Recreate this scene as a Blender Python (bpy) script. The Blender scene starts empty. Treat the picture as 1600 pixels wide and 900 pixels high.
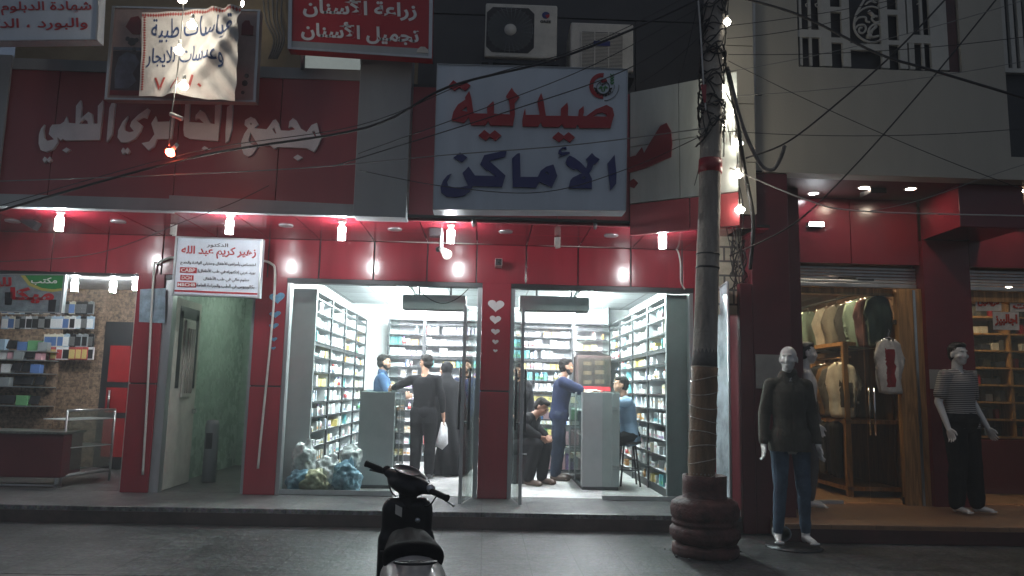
import bpy, bmesh, math, random, unicodedata
from mathutils import Vector, Matrix, noise
random.seed(7)
scn = bpy.context.scene
COL = scn.collection
R = math.radians
# ------------------------------------------------------------------ camera, sky, exposure
CAM_H = 1.42; FPX = 1186.0; PITCH = R(7.7); ROLL = R(1.25); YAW = R(1.8)
cam_d = bpy.data.cameras.new('camera'); cam = bpy.data.objects.new('camera', cam_d); COL.objects.link(cam)
cam_d.sensor_width = 36.0; cam_d.lens = 36.0*FPX/1600.0; cam_d.clip_end = 500; cam_d.clip_start = .05
cam.matrix_world = (Matrix.Translation((0, 0, CAM_H)) @ Matrix.Rotation(-YAW, 4, 'Z')
                    @ Matrix.Rotation(R(90)+PITCH, 4, 'X') @ Matrix.Rotation(ROLL, 4, 'Z'))
scn.camera = cam
world = bpy.data.worlds.new('World'); scn.world = world; world.use_nodes = True
wn = world.node_tree.nodes; wl = world.node_tree.links
bg = wn['Background']; sky = wn.new('ShaderNodeTexSky'); sky.sky_type = 'NISHITA'; sky.sun_disc = False
sky.sun_elevation = R(62); sky.sun_rotation = R(180); sky.air_density = 1.0; sky.dust_density = 1.0
hsv = wn.new('ShaderNodeHueSaturation'); hsv.inputs['Saturation'].default_value = .75
wl.new(sky.outputs[0], hsv.inputs['Color']); wl.new(hsv.outputs[0], bg.inputs[0]); bg.inputs[1].default_value = .030
vs = scn.view_settings; vs.view_transform = 'Standard'; vs.look = 'None'; vs.exposure = 0; vs.gamma = 1; vs.use_curve_mapping = False
scn.render.engine = 'CYCLES'
cy = scn.cycles; cy.use_denoising = True; cy.volume_bounces = 0; cy.max_bounces = 8; cy.transparent_max_bounces = 16
cy.caustics_reflective = False; cy.caustics_refractive = False; cy.sample_clamp_indirect = 4.0

def ray(px, py):
    x = (px-800)/FPX; y = -(py-450)/FPX
    c, s = math.cos(ROLL), math.sin(ROLL)
    x2 = c*x-s*y; y2 = s*x+c*y
    dx, dy, dz = x2, math.cos(PITCH)-y2*math.sin(PITCH), math.sin(PITCH)+y2*math.cos(PITCH)
    c, s = math.cos(YAW), math.sin(YAW)
    return (c*dx+s*dy, -s*dx+c*dy, dz)
def A(px, py, Y):                       # the point at depth Y
    d = ray(px, py); t = Y/d[1]
    return Vector((d[0]*t, Y, CAM_H+d[2]*t))
def G(px, py, z):                       # the point at height z
    d = ray(px, py); t = (z-CAM_H)/d[2]
    return Vector((d[0]*t, d[1]*t, z))

# ------------------------------------------------------------------ materials
MATS = {}
def M(name, col, rough=.5, metal=0., var=.12, scale=6., bump=0., bscale=40., coat=0., emit=None, spec=.5, streak=False):
    if name in MATS: return MATS[name]
    m = bpy.data.materials.new(name); m.use_nodes = True; MATS[name] = m
    nt = m.node_tree; b = nt.nodes['Principled BSDF']; N = nt.nodes.new; L = nt.links.new
    b.inputs['Roughness'].default_value = rough; b.inputs['Metallic'].default_value = metal
    b.inputs['Specular IOR Level'].default_value = spec
    b.inputs['Coat Weight'].default_value = coat; b.inputs['Coat Roughness'].default_value = .08
    tc = N('ShaderNodeTexCoord')
    if var > 0:
        nz = N('ShaderNodeTexNoise'); nz.inputs['Scale'].default_value = scale; nz.inputs['Detail'].default_value = 6; nz.inputs['Roughness'].default_value = .65
        if streak:
            mp = N('ShaderNodeMapping'); mp.inputs['Scale'].default_value = (1, 1, .18); L(tc.outputs['Object'], mp.inputs[0]); L(mp.outputs[0], nz.inputs[0])
        else: L(tc.outputs['Object'], nz.inputs[0])
        cr = N('ShaderNodeValToRGB'); cr.color_ramp.elements[0].position = .3; cr.color_ramp.elements[1].position = .7
        a = [max(0, c*(1-var*1.4)) for c in col[:3]]; c2 = [min(1, c*(1+var)) for c in col[:3]]
        cr.color_ramp.elements[0].color = (*a, 1); cr.color_ramp.elements[1].color = (*c2, 1)
        L(nz.outputs[0], cr.inputs[0]); L(cr.outputs[0], b.inputs['Base Color'])
        mr = N('ShaderNodeMapRange'); mr.inputs['To Min'].default_value = max(.02, rough-.08); mr.inputs['To Max'].default_value = min(1, rough+.1)
        L(nz.outputs[0], mr.inputs[0]); L(mr.outputs[0], b.inputs['Roughness'])
    else: b.inputs['Base Color'].default_value = (*col[:3], 1)
    if bump > 0:
        n2 = N('ShaderNodeTexNoise'); n2.inputs['Scale'].default_value = bscale; n2.inputs['Detail'].default_value = 4; L(tc.outputs['Object'], n2.inputs[0])
        bp = N('ShaderNodeBump'); bp.inputs['Strength'].default_value = bump; bp.inputs['Distance'].default_value = .02
        L(n2.outputs[0], bp.inputs['Height']); L(bp.outputs[0], b.inputs['Normal'])
    if emit:
        b.inputs['Emission Color'].default_value = (*emit[:3], 1); b.inputs['Emission Strength'].default_value = emit[3]
    return m
def glass(name, tint=(.9, .95, .93), refl=.5):
    m = bpy.data.materials.new(name); m.use_nodes = True; nt = m.node_tree; nt.nodes.clear(); N = nt.nodes.new; L = nt.links.new
    o = N('ShaderNodeOutputMaterial'); t = N('ShaderNodeBsdfTransparent'); t.inputs[0].default_value = (*tint, 1)
    g = N('ShaderNodeBsdfGlossy'); g.inputs['Roughness'].default_value = .03
    f = N('ShaderNodeFresnel'); f.inputs[0].default_value = 1.45; mu = N('ShaderNodeMath'); mu.operation = 'MULTIPLY'; mu.inputs[1].default_value = refl
    L(f.outputs[0], mu.inputs[0]); x = N('ShaderNodeMixShader'); L(mu.outputs[0], x.inputs[0]); L(t.outputs[0], x.inputs[1]); L(g.outputs[0], x.inputs[2]); L(x.outputs[0], o.inputs[0])
    MATS[name] = m; return m
def tiled(name, col, grout, sx, sy, axes='XY', rough=.35, var=.2, scale=14., mortar=.004, speck=0., offset=0., spec=.5, bump=.25):
    """tiles with grout lines and grain; axes picks the two object axes the tiles lie in"""
    m = M(name, col, rough, var=0, spec=spec); nt = m.node_tree; b = nt.nodes['Principled BSDF']; N = nt.nodes.new; L = nt.links.new
    tc = N('ShaderNodeTexCoord'); sp = N('ShaderNodeSeparateXYZ'); cb = N('ShaderNodeCombineXYZ'); L(tc.outputs['Object'], sp.inputs[0])
    L(sp.outputs['XYZ'.index(axes[0])], cb.inputs[0]); L(sp.outputs['XYZ'.index(axes[1])], cb.inputs[1])
    br = N('ShaderNodeTexBrick'); br.offset = offset; br.inputs['Scale'].default_value = 1; br.inputs['Brick Width'].default_value = sx; br.inputs['Row Height'].default_value = sy
    br.inputs['Mortar Size'].default_value = mortar; br.inputs['Mortar'].default_value = (*grout, 1)
    br.inputs['Color1'].default_value = (*[c*.88 for c in col], 1); br.inputs['Color2'].default_value = (*[c*1.1 for c in col], 1); L(cb.outputs[0], br.inputs[0])
    nz = N('ShaderNodeTexNoise'); nz.inputs['Scale'].default_value = scale; nz.inputs['Detail'].default_value = 8; nz.inputs['Roughness'].default_value = .7; L(tc.outputs['Object'], nz.inputs[0])
    mr = N('ShaderNodeMapRange'); mr.inputs['From Min'].default_value = .3; mr.inputs['From Max'].default_value = .7; mr.inputs['To Min'].default_value = 1-var*1.3; mr.inputs['To Max'].default_value = 1+var
    L(nz.outputs[0], mr.inputs[0]); mx = N('ShaderNodeMix'); mx.data_type = 'RGBA'; mx.blend_type = 'MULTIPLY'; mx.inputs[0].default_value = 1
    L(br.outputs[0], mx.inputs[6]); L(mr.outputs[0], mx.inputs[7]); last = mx.outputs[2]
    if speck > 0:
        st = N('ShaderNodeTexNoise'); st.inputs['Scale'].default_value = 1.3; st.inputs['Detail'].default_value = 5; st.inputs['Roughness'].default_value = .75; L(tc.outputs['Object'], st.inputs[0])
        sr = N('ShaderNodeMapRange'); sr.inputs['From Min'].default_value = .35; sr.inputs['From Max'].default_value = .65; sr.inputs['To Min'].default_value = .45; sr.inputs['To Max'].default_value = 1.25; L(st.outputs[0], sr.inputs[0])
        sx_ = N('ShaderNodeMix'); sx_.data_type = 'RGBA'; sx_.blend_type = 'MULTIPLY'; sx_.inputs[0].default_value = 1; L(last, sx_.inputs[6]); L(sr.outputs[0], sx_.inputs[7]); last = sx_.outputs[2]
        vo = N('ShaderNodeTexVoronoi'); vo.inputs['Scale'].default_value = 55; L(tc.outputs['Object'], vo.inputs[0])
        m3 = N('ShaderNodeMix'); m3.data_type = 'RGBA'; m3.blend_type = 'OVERLAY'; m3.inputs[0].default_value = speck; L(last, m3.inputs[6]); L(vo.outputs['Color'], m3.inputs[7])
        ds = N('ShaderNodeHueSaturation'); ds.inputs['Saturation'].default_value = .35; L(m3.outputs[2], ds.inputs['Color']); last = ds.outputs[0]
    L(last, b.inputs['Base Color'])
    m2 = N('ShaderNodeMapRange'); m2.inputs['To Min'].default_value = max(.05, rough-.15); m2.inputs['To Max'].default_value = rough+.25; L(nz.outputs[0], m2.inputs[0]); L(m2.outputs[0], b.inputs['Roughness'])
    bp = N('ShaderNodeBump'); bp.inputs['Strength'].default_value = bump; bp.inputs['Distance'].default_value = .01; L(nz.outputs[0], bp.inputs['Height']); L(bp.outputs[0], b.inputs['Normal'])
    return m
def wood(name, col, rough=.45, axis=2):
    m = M(name, col, rough, var=0); nt = m.node_tree; b = nt.nodes['Principled BSDF']; N = nt.nodes.new; L = nt.links.new
    tc = N('ShaderNodeTexCoord'); mp = N('ShaderNodeMapping'); s = [9, 9, 9]; s[axis] = .8; mp.inputs['Scale'].default_value = s
    nz = N('ShaderNodeTexNoise'); nz.inputs['Scale'].default_value = 2.2; nz.inputs['Detail'].default_value = 8; nz.inputs['Distortion'].default_value = 1.2
    L(tc.outputs['Object'], mp.inputs[0]); L(mp.outputs[0], nz.inputs[0]); cr = N('ShaderNodeValToRGB')
    cr.color_ramp.elements[0].position = .35; cr.color_ramp.elements[1].position = .65
    cr.color_ramp.elements[0].color = (*[c*.55 for c in col], 1); cr.color_ramp.elements[1].color = (*[min(1, c*1.2) for c in col], 1)
    L(nz.outputs[0], cr.inputs[0]); L(cr.outputs[0], b.inputs['Base Color']); return m
def emitter(name, col, s):
    m = bpy.data.materials.new(name); m.use_nodes = True; nt = m.node_tree; nt.nodes.clear()
    o = nt.nodes.new('ShaderNodeOutputMaterial'); e = nt.nodes.new('ShaderNodeEmission'); e.inputs[0].default_value = (*col, 1); e.inputs[1].default_value = s
    nt.links.new(e.outputs[0], o.inputs[0]); MATS[name] = m; return m

# ------------------------------------------------------------------ objects
WORLD = {}
def thing(name, label, cat, loc=(0, 0, 0), rz=0., group=None):
    o = bpy.data.objects.new(name, None); COL.objects.link(o); o.empty_display_size = .1
    o.location = loc; o.rotation_euler = (0, 0, rz); WORLD[o] = Matrix.Translation(loc) @ Matrix.Rotation(rz, 4, 'Z')
    return tag(o, label, cat, group)
def tag(o, label=None, cat=None, group=None, kind=None):
    if label: o['label'] = label
    if cat: o['category'] = cat
    if group: o['group'] = group
    if kind: o['kind'] = kind
    return o
def kids(o): return [c for c in o.children]
def dup(root, loc, rz=None, label=None, group=None):
    r = root.copy(); COL.objects.link(r); r.location = loc
    if rz is not None: r.rotation_euler = (0, 0, rz)
    if label: r['label'] = label
    if group: r['group'] = group
    for ch in kids(root):
        c = ch.copy(); COL.objects.link(c); c.parent = r
        for g in kids(ch):
            d = g.copy(); COL.objects.link(d); d.parent = c
    return r
class MB:
    """collects solids; build() links them as one mesh object"""
    def __init__(s): s.bm = bmesh.new(); s.mi = 0; s.sm = False
    def mat(s, i): s.mi = i; return s
    def _fin(s, fs):
        for f in fs: f.material_index = s.mi; f.smooth = s.sm
    def box(s, x0, x1, y0, y1, z0, z1, bev=0., mtx=None):
        x0, x1 = sorted((x0, x1)); y0, y1 = sorted((y0, y1)); z0, z1 = sorted((z0, z1))
        vs_ = [s.bm.verts.new((x, y, z)) for x in (x0, x1) for y in (y0, y1) for z in (z0, z1)]
        fs = [s.bm.faces.new([vs_[i] for i in q]) for q in ((0, 1, 3, 2), (4, 6, 7, 5), (0, 4, 5, 1), (2, 3, 7, 6), (0, 2, 6, 4), (1, 5, 7, 3))]
        s._fin(fs)
        if bev > 0:
            es = {e for f in fs for e in f.edges}
            r = bmesh.ops.bevel(s.bm, geom=list(es), offset=bev, segments=2, affect='EDGES', profile=.5)
            s._fin(r['faces']); vs_ = list({v for f in r['faces'] for v in f.verts} | {v for v in vs_ if v.is_valid})
        if mtx is not None:
            for v in vs_: v.co = mtx @ v.co
        return s
    def quad(s, *p):
        s._fin([s.bm.faces.new([s.bm.verts.new(q) for q in p])]); return s
    def slab(s, p, th):
        """planar polygon (points in order) given a thickness vector"""
        a = [s.bm.verts.new(q) for q in p]; b = [s.bm.verts.new(Vector(q)+Vector(th)) for q in p]; n = len(p)
        fs = [s.bm.faces.new(a), s.bm.faces.new(b[::-1])]+[s.bm.faces.new((a[i], b[i], b[(i+1) % n], a[(i+1) % n])) for i in range(n)]
        s._fin(fs); return s
    def tube(s, pts, r, seg=8, cap=True):
        pts = [Vector(p) for p in pts]; n = len(pts); rings = []; up = None
        for i, p in enumerate(pts):
            t = (pts[min(i+1, n-1)]-pts[max(i-1, 0)]).normalized()
            if up is None: up = Vector((0, 0, 1)) if abs(t.z) < .9 else Vector((0, 1, 0))
            u = t.cross(up)
            if u.length < 1e-4: u = t.orthogonal()
            u.normalize(); w = u.cross(t).normalized(); up = w
            rr = r[i] if isinstance(r, (list, tuple)) else r
            rings.append([s.bm.verts.new(p+(u*math.cos(a)+w*math.sin(a))*rr) for a in [2*math.pi*k/seg for k in range(seg)]])
        fs = []
        for a, b in zip(rings, rings[1:]):
            for k in range(seg): fs.append(s.bm.faces.new((a[k], a[(k+1) % seg], b[(k+1) % seg], b[k])))
        for f in fs: f.smooth = True; f.material_index = s.mi
        if cap: s._fin([s.bm.faces.new(rings[0][::-1]), s.bm.faces.new(rings[-1])])
        return s
    def lathe(s, prof, c=(0, 0, 0), seg=24, mtx=None, cap=True):
        c = Vector(c); rings = []
        for r, z in prof: rings.append([s.bm.verts.new(c+Vector((r*math.cos(2*math.pi*k/seg), r*math.sin(2*math.pi*k/seg), z))) for k in range(seg)])
        fs = []
        for a, b in zip(rings, rings[1:]):
            for k in range(seg): fs.append(s.bm.faces.new((a[k], a[(k+1) % seg], b[(k+1) % seg], b[k])))
        if cap and prof[0][0] > 1e-4: fs.append(s.bm.faces.new(rings[0][::-1]))
        if cap and prof[-1][0] > 1e-4: fs.append(s.bm.faces.new(rings[-1]))
        for f in fs: f.material_index = s.mi; f.smooth = True
        if mtx is not None:
            for rg in rings:
                for v in rg: v.co = mtx @ v.co
        return s
    def ball(s, c, r, seg=12, mtx=None):
        r = (r, r, r) if isinstance(r, (int, float)) else r
        mm = Matrix.Translation(c) @ (mtx if mtx is not None else Matrix.Identity(4)) @ Matrix.Diagonal((*r, 1))
        q = bmesh.ops.create_uvsphere(s.bm, u_segments=seg, v_segments=max(6, seg*2//3), radius=1, matrix=mm)
        fs = {f for v in q['verts'] for f in v.link_faces}
        for f in fs: f.material_index = s.mi; f.smooth = True
        return s
    def capsule(s, p, r, q, r2, seg=14):
        p, q = Vector(p), Vector(q); s.ball(p, r, seg); s.ball(q, r2, seg); s.tube([p, q], [r, r2], seg); return s
    def add(s, me, mtx=None):
        n = len(s.bm.verts); s.bm.from_mesh(me); s.bm.verts.ensure_lookup_table()
        for v in s.bm.verts[n:]:
            if mtx is not None: v.co = mtx @ v.co
        return s
    def build(s, name, mats, parent=None, smooth=None, local=False, norm=True):
        if not isinstance(mats, (list, tuple)): mats = [mats]
        if norm: bmesh.ops.recalc_face_normals(s.bm, faces=s.bm.faces[:])
        me = bpy.data.meshes.new(name); o = bpy.data.objects.new(name, me); COL.objects.link(o)
        for m in mats: me.materials.append(MATS[m] if isinstance(m, str) else m)
        if parent is not None:
            if not local: s.bm.transform(WORLD[parent].inverted())
            o.parent = parent; WORLD[o] = WORLD[parent]
        else:
            cs = [v.co for v in s.bm.verts]
            c = Vector((sum(v.x for v in cs)/len(cs), sum(v.y for v in cs)/len(cs), min(v.z for v in cs)))
            s.bm.transform(Matrix.Translation(-c)); o.location = c; WORLD[o] = Matrix.Translation(c)
        s.bm.to_mesh(me); s.bm.free()
        if smooth: me.polygons.foreach_set('use_smooth', [True]*len(me.polygons))
        return o
def blob(mb, voxel=.01, it=4, dec=None):
    """fuse the overlapping closed solids of a collector into one smooth skin"""
    me = bpy.data.meshes.new('tmp'); mb.bm.to_mesh(me); mb.bm.free(); o = bpy.data.objects.new('tmp', me); COL.objects.link(o)
    r = o.modifiers.new('r', 'REMESH'); r.mode = 'VOXEL'; r.voxel_size = voxel; r.use_smooth_shade = True
    if it: q = o.modifiers.new('s', 'SMOOTH'); q.factor = .5; q.iterations = it
    if dec: d = o.modifiers.new('d', 'DECIMATE'); d.ratio = dec
    dg = bpy.context.evaluated_depsgraph_get(); dg.update(); out = bpy.data.meshes.new_from_object(o.evaluated_get(dg))
    bpy.data.objects.remove(o); bpy.data.meshes.remove(me); n = MB(); n.bm.from_mesh(out); bpy.data.meshes.remove(out)
    for f in n.bm.faces: f.smooth = True; f.material_index = 0
    return n

# ------------------------------------------------------------------ lettering
FORMS = {}
for cp in range(0xFE70, 0xFEFD):
    d = unicodedata.decomposition(chr(cp)).split()
    if len(d) >= 2 and d[0] in ('<isolated>', '<final>', '<initial>', '<medial>') and d[1] != '0020':
        FORMS.setdefault(''.join(chr(int(q, 16)) for q in d[1:]), {})[d[0][1:-1]] = chr(cp)
def arabic(t):
    toks = []; i = 0
    while i < len(t):
        if t[i:i+2] in FORMS: toks.append(t[i:i+2]); i += 2
        else: toks.append(t[i]); i += 1
    out = []
    for k, q in enumerate(toks):
        f = FORMS.get(q)
        if not f: out.append(q); continue
        pv = FORMS.get(toks[k-1]) if k else None; nx = FORMS.get(toks[k+1]) if k+1 < len(toks) else None
        jp = bool(pv and 'initial' in pv and 'final' in f) or (k > 0 and toks[k-1] == '\u0640'); jn = bool('initial' in f and nx and 'final' in nx) or ('initial' in f and k+1 < len(toks) and toks[k+1] == '\u0640')
        out.append(f.get('medial' if jp and jn else 'final' if jp else 'initial' if jn else 'isolated', q))
    return ''.join(out[::-1])
def curve_mesh(cu):
    o = bpy.data.objects.new('t', cu); COL.objects.link(o); dg = bpy.context.evaluated_depsgraph_get(); dg.update()
    me = bpy.data.meshes.new_from_object(o.evaluated_get(dg)); bpy.data.objects.remove(o); return me
def letters(mb, text, org, ux, uy, w, h, depth=.004, bold=.012, ar=True):
    """text stretched into the w x h box whose lower left corner is org"""
    cu = bpy.data.curves.new('t', 'FONT'); cu.body = arabic(text) if ar else text; cu.size = 1; cu.resolution_u = 2; cu.offset = bold; cu.extrude = .5
    me = curve_mesh(cu); bpy.data.curves.remove(cu)
    xs = [v.co.x for v in me.vertices]; ys = [v.co.y for v in me.vertices]; x0, x1, y0, y1 = min(xs), max(xs), min(ys), max(ys)
    ux = Vector(ux).normalized(); uy = Vector(uy).normalized(); un = ux.cross(uy).normalized(); org = Vector(org); n = len(mb.bm.verts)
    mb.bm.from_mesh(me); mb.bm.verts.ensure_lookup_table(); bpy.data.meshes.remove(me)
    for v in mb.bm.verts[n:]:
        a, b, c = v.co; v.co = org+ux*((a-x0)/(x1-x0)*w)+uy*((b-y0)/(y1-y0)*h)+un*((c+.5)*depth)
    return mb
def outline(mb, splines, depth):
    """closed polygons in an X-Z plane (inner ones cut holes), standing proud towards -Y"""
    Y = splines[0][0][1]; cu = bpy.data.curves.new('t', 'CURVE'); cu.dimensions = '2D'; cu.fill_mode = 'BOTH'; cu.extrude = depth/2
    for sp in splines:
        s = cu.splines.new('POLY'); s.points.add(len(sp)-1); s.use_cyclic_u = True
        for k, p in enumerate(sp): s.points[k].co = (p[0], p[2], 0, 1)
    me = curve_mesh(cu); bpy.data.curves.remove(cu); n = len(mb.bm.verts); mb.bm.from_mesh(me); mb.bm.verts.ensure_lookup_table(); bpy.data.meshes.remove(me)
    for v in mb.bm.verts[n:]: v.co = Vector((v.co.x, Y-v.co.z-depth/2, v.co.y))
    return mb
def zp(pts, ox, oy, s, Y): return [A(ox+x/s, oy+y/s, Y) for x, y in pts]
def catenary(a, b, sag, n=14):
    a, b = Vector(a), Vector(b); return [a.lerp(b, t)-Vector((0, 0, sag*4*t*(1-t))) for t in [i/n for i in range(n+1)]]
def smoothed(pts, n=6):
    pts = [Vector(p) for p in pts]; q = [pts[0]]+pts+[pts[-1]]; out = []
    for i in range(1, len(q)-2):
        for k in range(n):
            t = k/n; p0, p1, p2, p3 = q[i-1], q[i], q[i+1], q[i+2]
            out.append(.5*((2*p1)+(p2-p0)*t+(2*p0-5*p1+4*p2-p3)*t*t+(3*p1-p0-3*p2+p3)*t**3))
    return out+[pts[-1]]
# ------------------------------------------------------------------ palette
M('red_panel', (.27, .022, .036), .19, var=.16, scale=3.5, coat=.25, bump=.03, bscale=7, streak=True)
M('red_fascia', (.30, .055, .066), .35, var=.12, scale=1.5, streak=True)
M('maroon', (.10, .012, .018), .4, var=.15, scale=2)
M('grey_panel', (.27, .30, .31), .35, var=.1, scale=2, streak=True)
M('grey_trim', (.33, .36, .37), .4, var=.1, scale=3, streak=True)
M('dark', (.012, .012, .013), .5, var=0); M('black_plastic', (.016, .016, .018), .4, var=.2)
M('dark_metal', (.05, .052, .055), .4, .6, var=.2); M('steel', (.55, .57, .58), .3, 1., var=.1); M('chrome', (.7, .7, .7), .12, 1., var=0)
M('alu', (.45, .47, .48), .35, .7, var=.12, streak=True)
M('sign_white', (.64, .71, .78), .42, var=.10, scale=2.5, streak=True, bump=.12, bscale=5); M('panel_shaded', (.36, .40, .39), .5, var=.2, scale=3, streak=True, bump=.1, bscale=4); M('letter_shaded', (.15, .012, .018), .5, var=.15); M('white', (.78, .78, .76), .5, var=.05); M('room_wall', (.22, .13, .08), .6, var=.2); M('off_white', (.6, .58, .52), .55, var=.12)  # sign white and red darkened in colour, standing in for shade on the slant
M('white_gloss', (.75, .75, .73), .22, var=.04)
M('letter_red', (.42, .012, .02), .4, var=.06); M('letter_blue', (.02, .028, .16), .4, var=.06); M('letter_black', (.015, .015, .015), .5, var=0)
M('letter_white', (.62, .64, .64), .45, var=.06); M('letter_green', (.03, .22, .05), .5, var=0); M('grey_letter', (.78, .79, .79), .45, var=.08)
M('cream_wall', (.42, .40, .34), .75, var=.10, scale=1.2, bump=.15, bscale=60, streak=True)
M('beige_wall', (.30, .23, .14), .8, var=.2, scale=2, bump=.2)
M('dark_wall', (.055, .057, .06), .6, var=.15, scale=2)
M('concrete', (.33, .30, .26), .85, var=.35, scale=7, bump=.9, bscale=30, streak=True)
M('kerb', (.16, .15, .14), .85, var=.3, scale=8, bump=.4); M('asphalt', (.05, .05, .05), .9, var=.3, scale=20, bump=.5, bscale=120)
M('riser', (.07, .045, .04), .55, var=.45, scale=3, bump=.2); M('riser_red', (.075, .022, .02), .5, var=.35, scale=3)
M('pvc', (.6, .6, .56), .5, var=.12); M('cable', (.02, .02, .02), .6, var=0); M('cable_grey', (.22, .22, .21), .6, var=.1)
M('ceiling_white', (.8, .81, .82), .6, var=.04); M('shelf_white', (.70, .72, .74), .4, var=.05); M('shelf_back', (.78, .81, .83), .5, var=.04)
M('counter_grey', (.37, .40, .405), .35, var=.06); M('orange_floor', (.34, .17, .085), .3, var=.25, scale=4)
glass('clear_glass'); glass('shop_glass', (.86, .92, .9), .7)
tiled('pavement_tiles', (.076, .076, .075), (.03, .03, .03), .40, .40, 'XY', .38, .6, 13, .005, .6, spec=.13, bump=.8)
tiled('platform_tiles', (.14, .14, .138), (.06, .06, .06), .50, .50, 'XY', .30, .5, 13, .004, .5, spec=.3, bump=.5)
tiled('pharmacy_floor', (.44, .43, .41), (.3, .3, .29), .40, .40, 'XY', .3, .15, 10, .003, .35)
tiled('brown_platform', (.26, .15, .085), (.13, .08, .05), .45, .45, 'XY', .32, .25, 8, .004)
tiled('green_tiles', (.42, .52, .45), (.46, .54, .48), .60, .33, 'YZ', .22, .07, 5, .005, bump=.05)
tiled('stone_tiles', (.27, .18, .12), (.19, .12, .08), .16, .09, 'XZ', .6, .75, 22, .004, offset=.37)
tiled('ceiling_tiles', (.74, .76, .78), (.32, .33, .34), .60, .60, 'XY', .5, .03, 4, .012)
tiled('wall_blocks', (.40, .37, .28), (.08, .075, .07), .20, .16, 'XZ', .8, .2, 10, .012, offset=.5)
# ------------------------------------------------------------------ setting
F = 9.10; PZ = .17; SZ = 3.17
def struct(o): return tag(o, kind='structure')
struct(MB().box(-60, 60, -50, 60, -.5, -.16).build('ground', 'asphalt'))
struct(MB().box(-59, 59, -8, 5.80, -.156, -.12).build('road', 'asphalt'))
struct(MB().box(-40, 40, 5.80, 5.97, -.16, .0, .015).build('kerb', 'kerb'))
struct(MB().box(-40, 40, 5.97, 15, -.155, 0).build('pavement', 'pavement_tiles'))
p = MB(); p.mat(0).box(-9, 2.98, 8.06, 9.22, .004, PZ, .008)
p.mat(1).box(-9, 2.98, 8.045, 8.06, .006, PZ-.045)
struct(p.build('platform', ['platform_tiles', 'riser']))
struct(MB().box(-9, -2.352, 9.22, 14, .004, PZ).build('shop_floor', 'platform_tiles'))
struct(MB().box(-2.352, 2.75, 9.22, 14, .004, PZ+.004).build('pharmacy_floor', 'pharmacy_floor'))
p = MB(); p.mat(0).box(2.98, 12, 7.62, 13.2, .004, PZ+.01, .008); p.mat(1).box(2.985, 12, 7.60, 7.62, .006, PZ-.035)
struct(p.build('raised_shopfront_step', ['brown_platform', 'riser_red']))

# ------------------------------------------------------------------ the medical building
med = thing('medical_building', 'red clad ground floor building of the pharmacy and clinic under a wide canopy', 'building', (0, F, PZ))
TOP = 2.67
seams = [-5.84, -5.194, -4.55, -3.896, -3.27, -2.646, -2.036, -1.384, -.744, -.148, .451, 1.083, 1.727, 2.358, 2.96]
b = MB()
for a, c in zip(seams, seams[1:]): b.box(a+.008, c-.008, F-.03, F, TOP+.03, SZ-.004, .004)
b.build('red_fascia_panels', 'red_panel', med)
MB().box(-5.9, 3.0, F, F+.14, TOP+.03, 7.2).build('wall', 'dark_wall', med)
def pillar(x0, x1, name='pillar'):
    b = MB(); b.mat(0).box(x0, x1, F-.05, F+.14, PZ+.002, 1.40, .004).box(x0, x1, F-.05, F+.14, 1.418, TOP+.028, .004)
    b.mat(1).box(x0+.01, x1-.01, F-.04, F+.13, 1.39, 1.43); return b.build(name, ['red_panel', 'dark'], med)
pillar(-4.15, -3.84); pillar(-2.76, -2.40); pillar(-.07, .275)
MB().box(2.49, 2.97, F-.02, F+.14, PZ+.002, TOP+.028).build('pillar', 'red_panel', med)
for a, c in ((-2.398, -2.355), (-.125, -.073), (.278, .325), (2.44, 2.487)): MB().box(a, c, F-.03, F+.10, PZ+.002, TOP-.03).build('door_frame', 'alu', med)
for a, c in ((-3.838, -3.735), (-2.80, -2.763)): MB().box(a, c, F-.02, F+.10, PZ+.002, TOP-.03).build('door_frame', 'alu', med)
for a, c in ((-2.40, -.07), (.275, 2.49), (-3.84, -2.76), (-6.2, -4.15)): MB().box(a, c, F-.035, F+.10, TOP-.028 if a > -6 else TOP-.002, TOP+.026).build('lintel', 'dark_metal', med)
# soffit boards
b = MB(); xs = seams+[]
for a, c in zip(xs, xs[1:]):
    b.box(a+.006, c-.006, 7.80, 8.42, SZ, SZ+.02).box(a+.006, c-.006, 8.43, F-.002, SZ, SZ+.02)
b.build('soffit', 'red_panel', med)
MB().box(-5.9, 2.96, 7.78, F, SZ+.022, SZ+.05).build('canopy_deck', 'dark', med)
MB().box(-5.9, 2.0, 7.82, F, 4.6, 4.66).build('canopy_roof', 'dark_wall', med)
for px, py in ((20, 345), (185, 346), (447, 352), (617, 358), (790, 362), (955, 368)):
    p = G(px, py, SZ); MB().lathe([(.055, -.012), (.075, -.012), (.08, -.002), (.08, 0), (.05, 0), (.05, -.004)], p, 20).build('downlight_ring', 'alu', med)
# canopy front pieces left to right
b = MB()
for a, c in ((-5.75, -4.52), (-4.51, -3.262), (-3.25, -2.22), (-2.21, -1.405)): b.box(a, c, 7.70, 7.78, SZ+.12, 4.62)
b.build('red_canopy_front', 'red_fascia', med)
b = MB(); b.box(-5.75, -3.262, 7.68, 7.79, SZ-.01, SZ+.118)
b.slab([(-3.25, 7.60, SZ-.025), (-3.25, 7.60, SZ+.135), (-1.405, 7.70, SZ+.118), (-1.405, 7.70, SZ-.005)], (0, .08, 0))
b.box(-5.75, -1.405, 7.685, 7.79, 4.622, 4.74)
b.box(-5.9, -5.0, 7.66, 7.685, SZ+.12, 4.76)
b.build('grey_canopy_border', 'grey_trim', med)
MB().box(-1.40, -.86, 7.62, 7.86, SZ-.02, 5.02, .006).build('grey_column', 'grey_panel', med)
b = MB()
for a, c in ((-.855, -.60), (-.595, -.10), (-.09, .70), (.71, 1.47)): b.box(a, c, 7.80, 7.84, SZ-.01, 4.62)
b.build('red_canopy_front', 'red_fascia', med)
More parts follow.
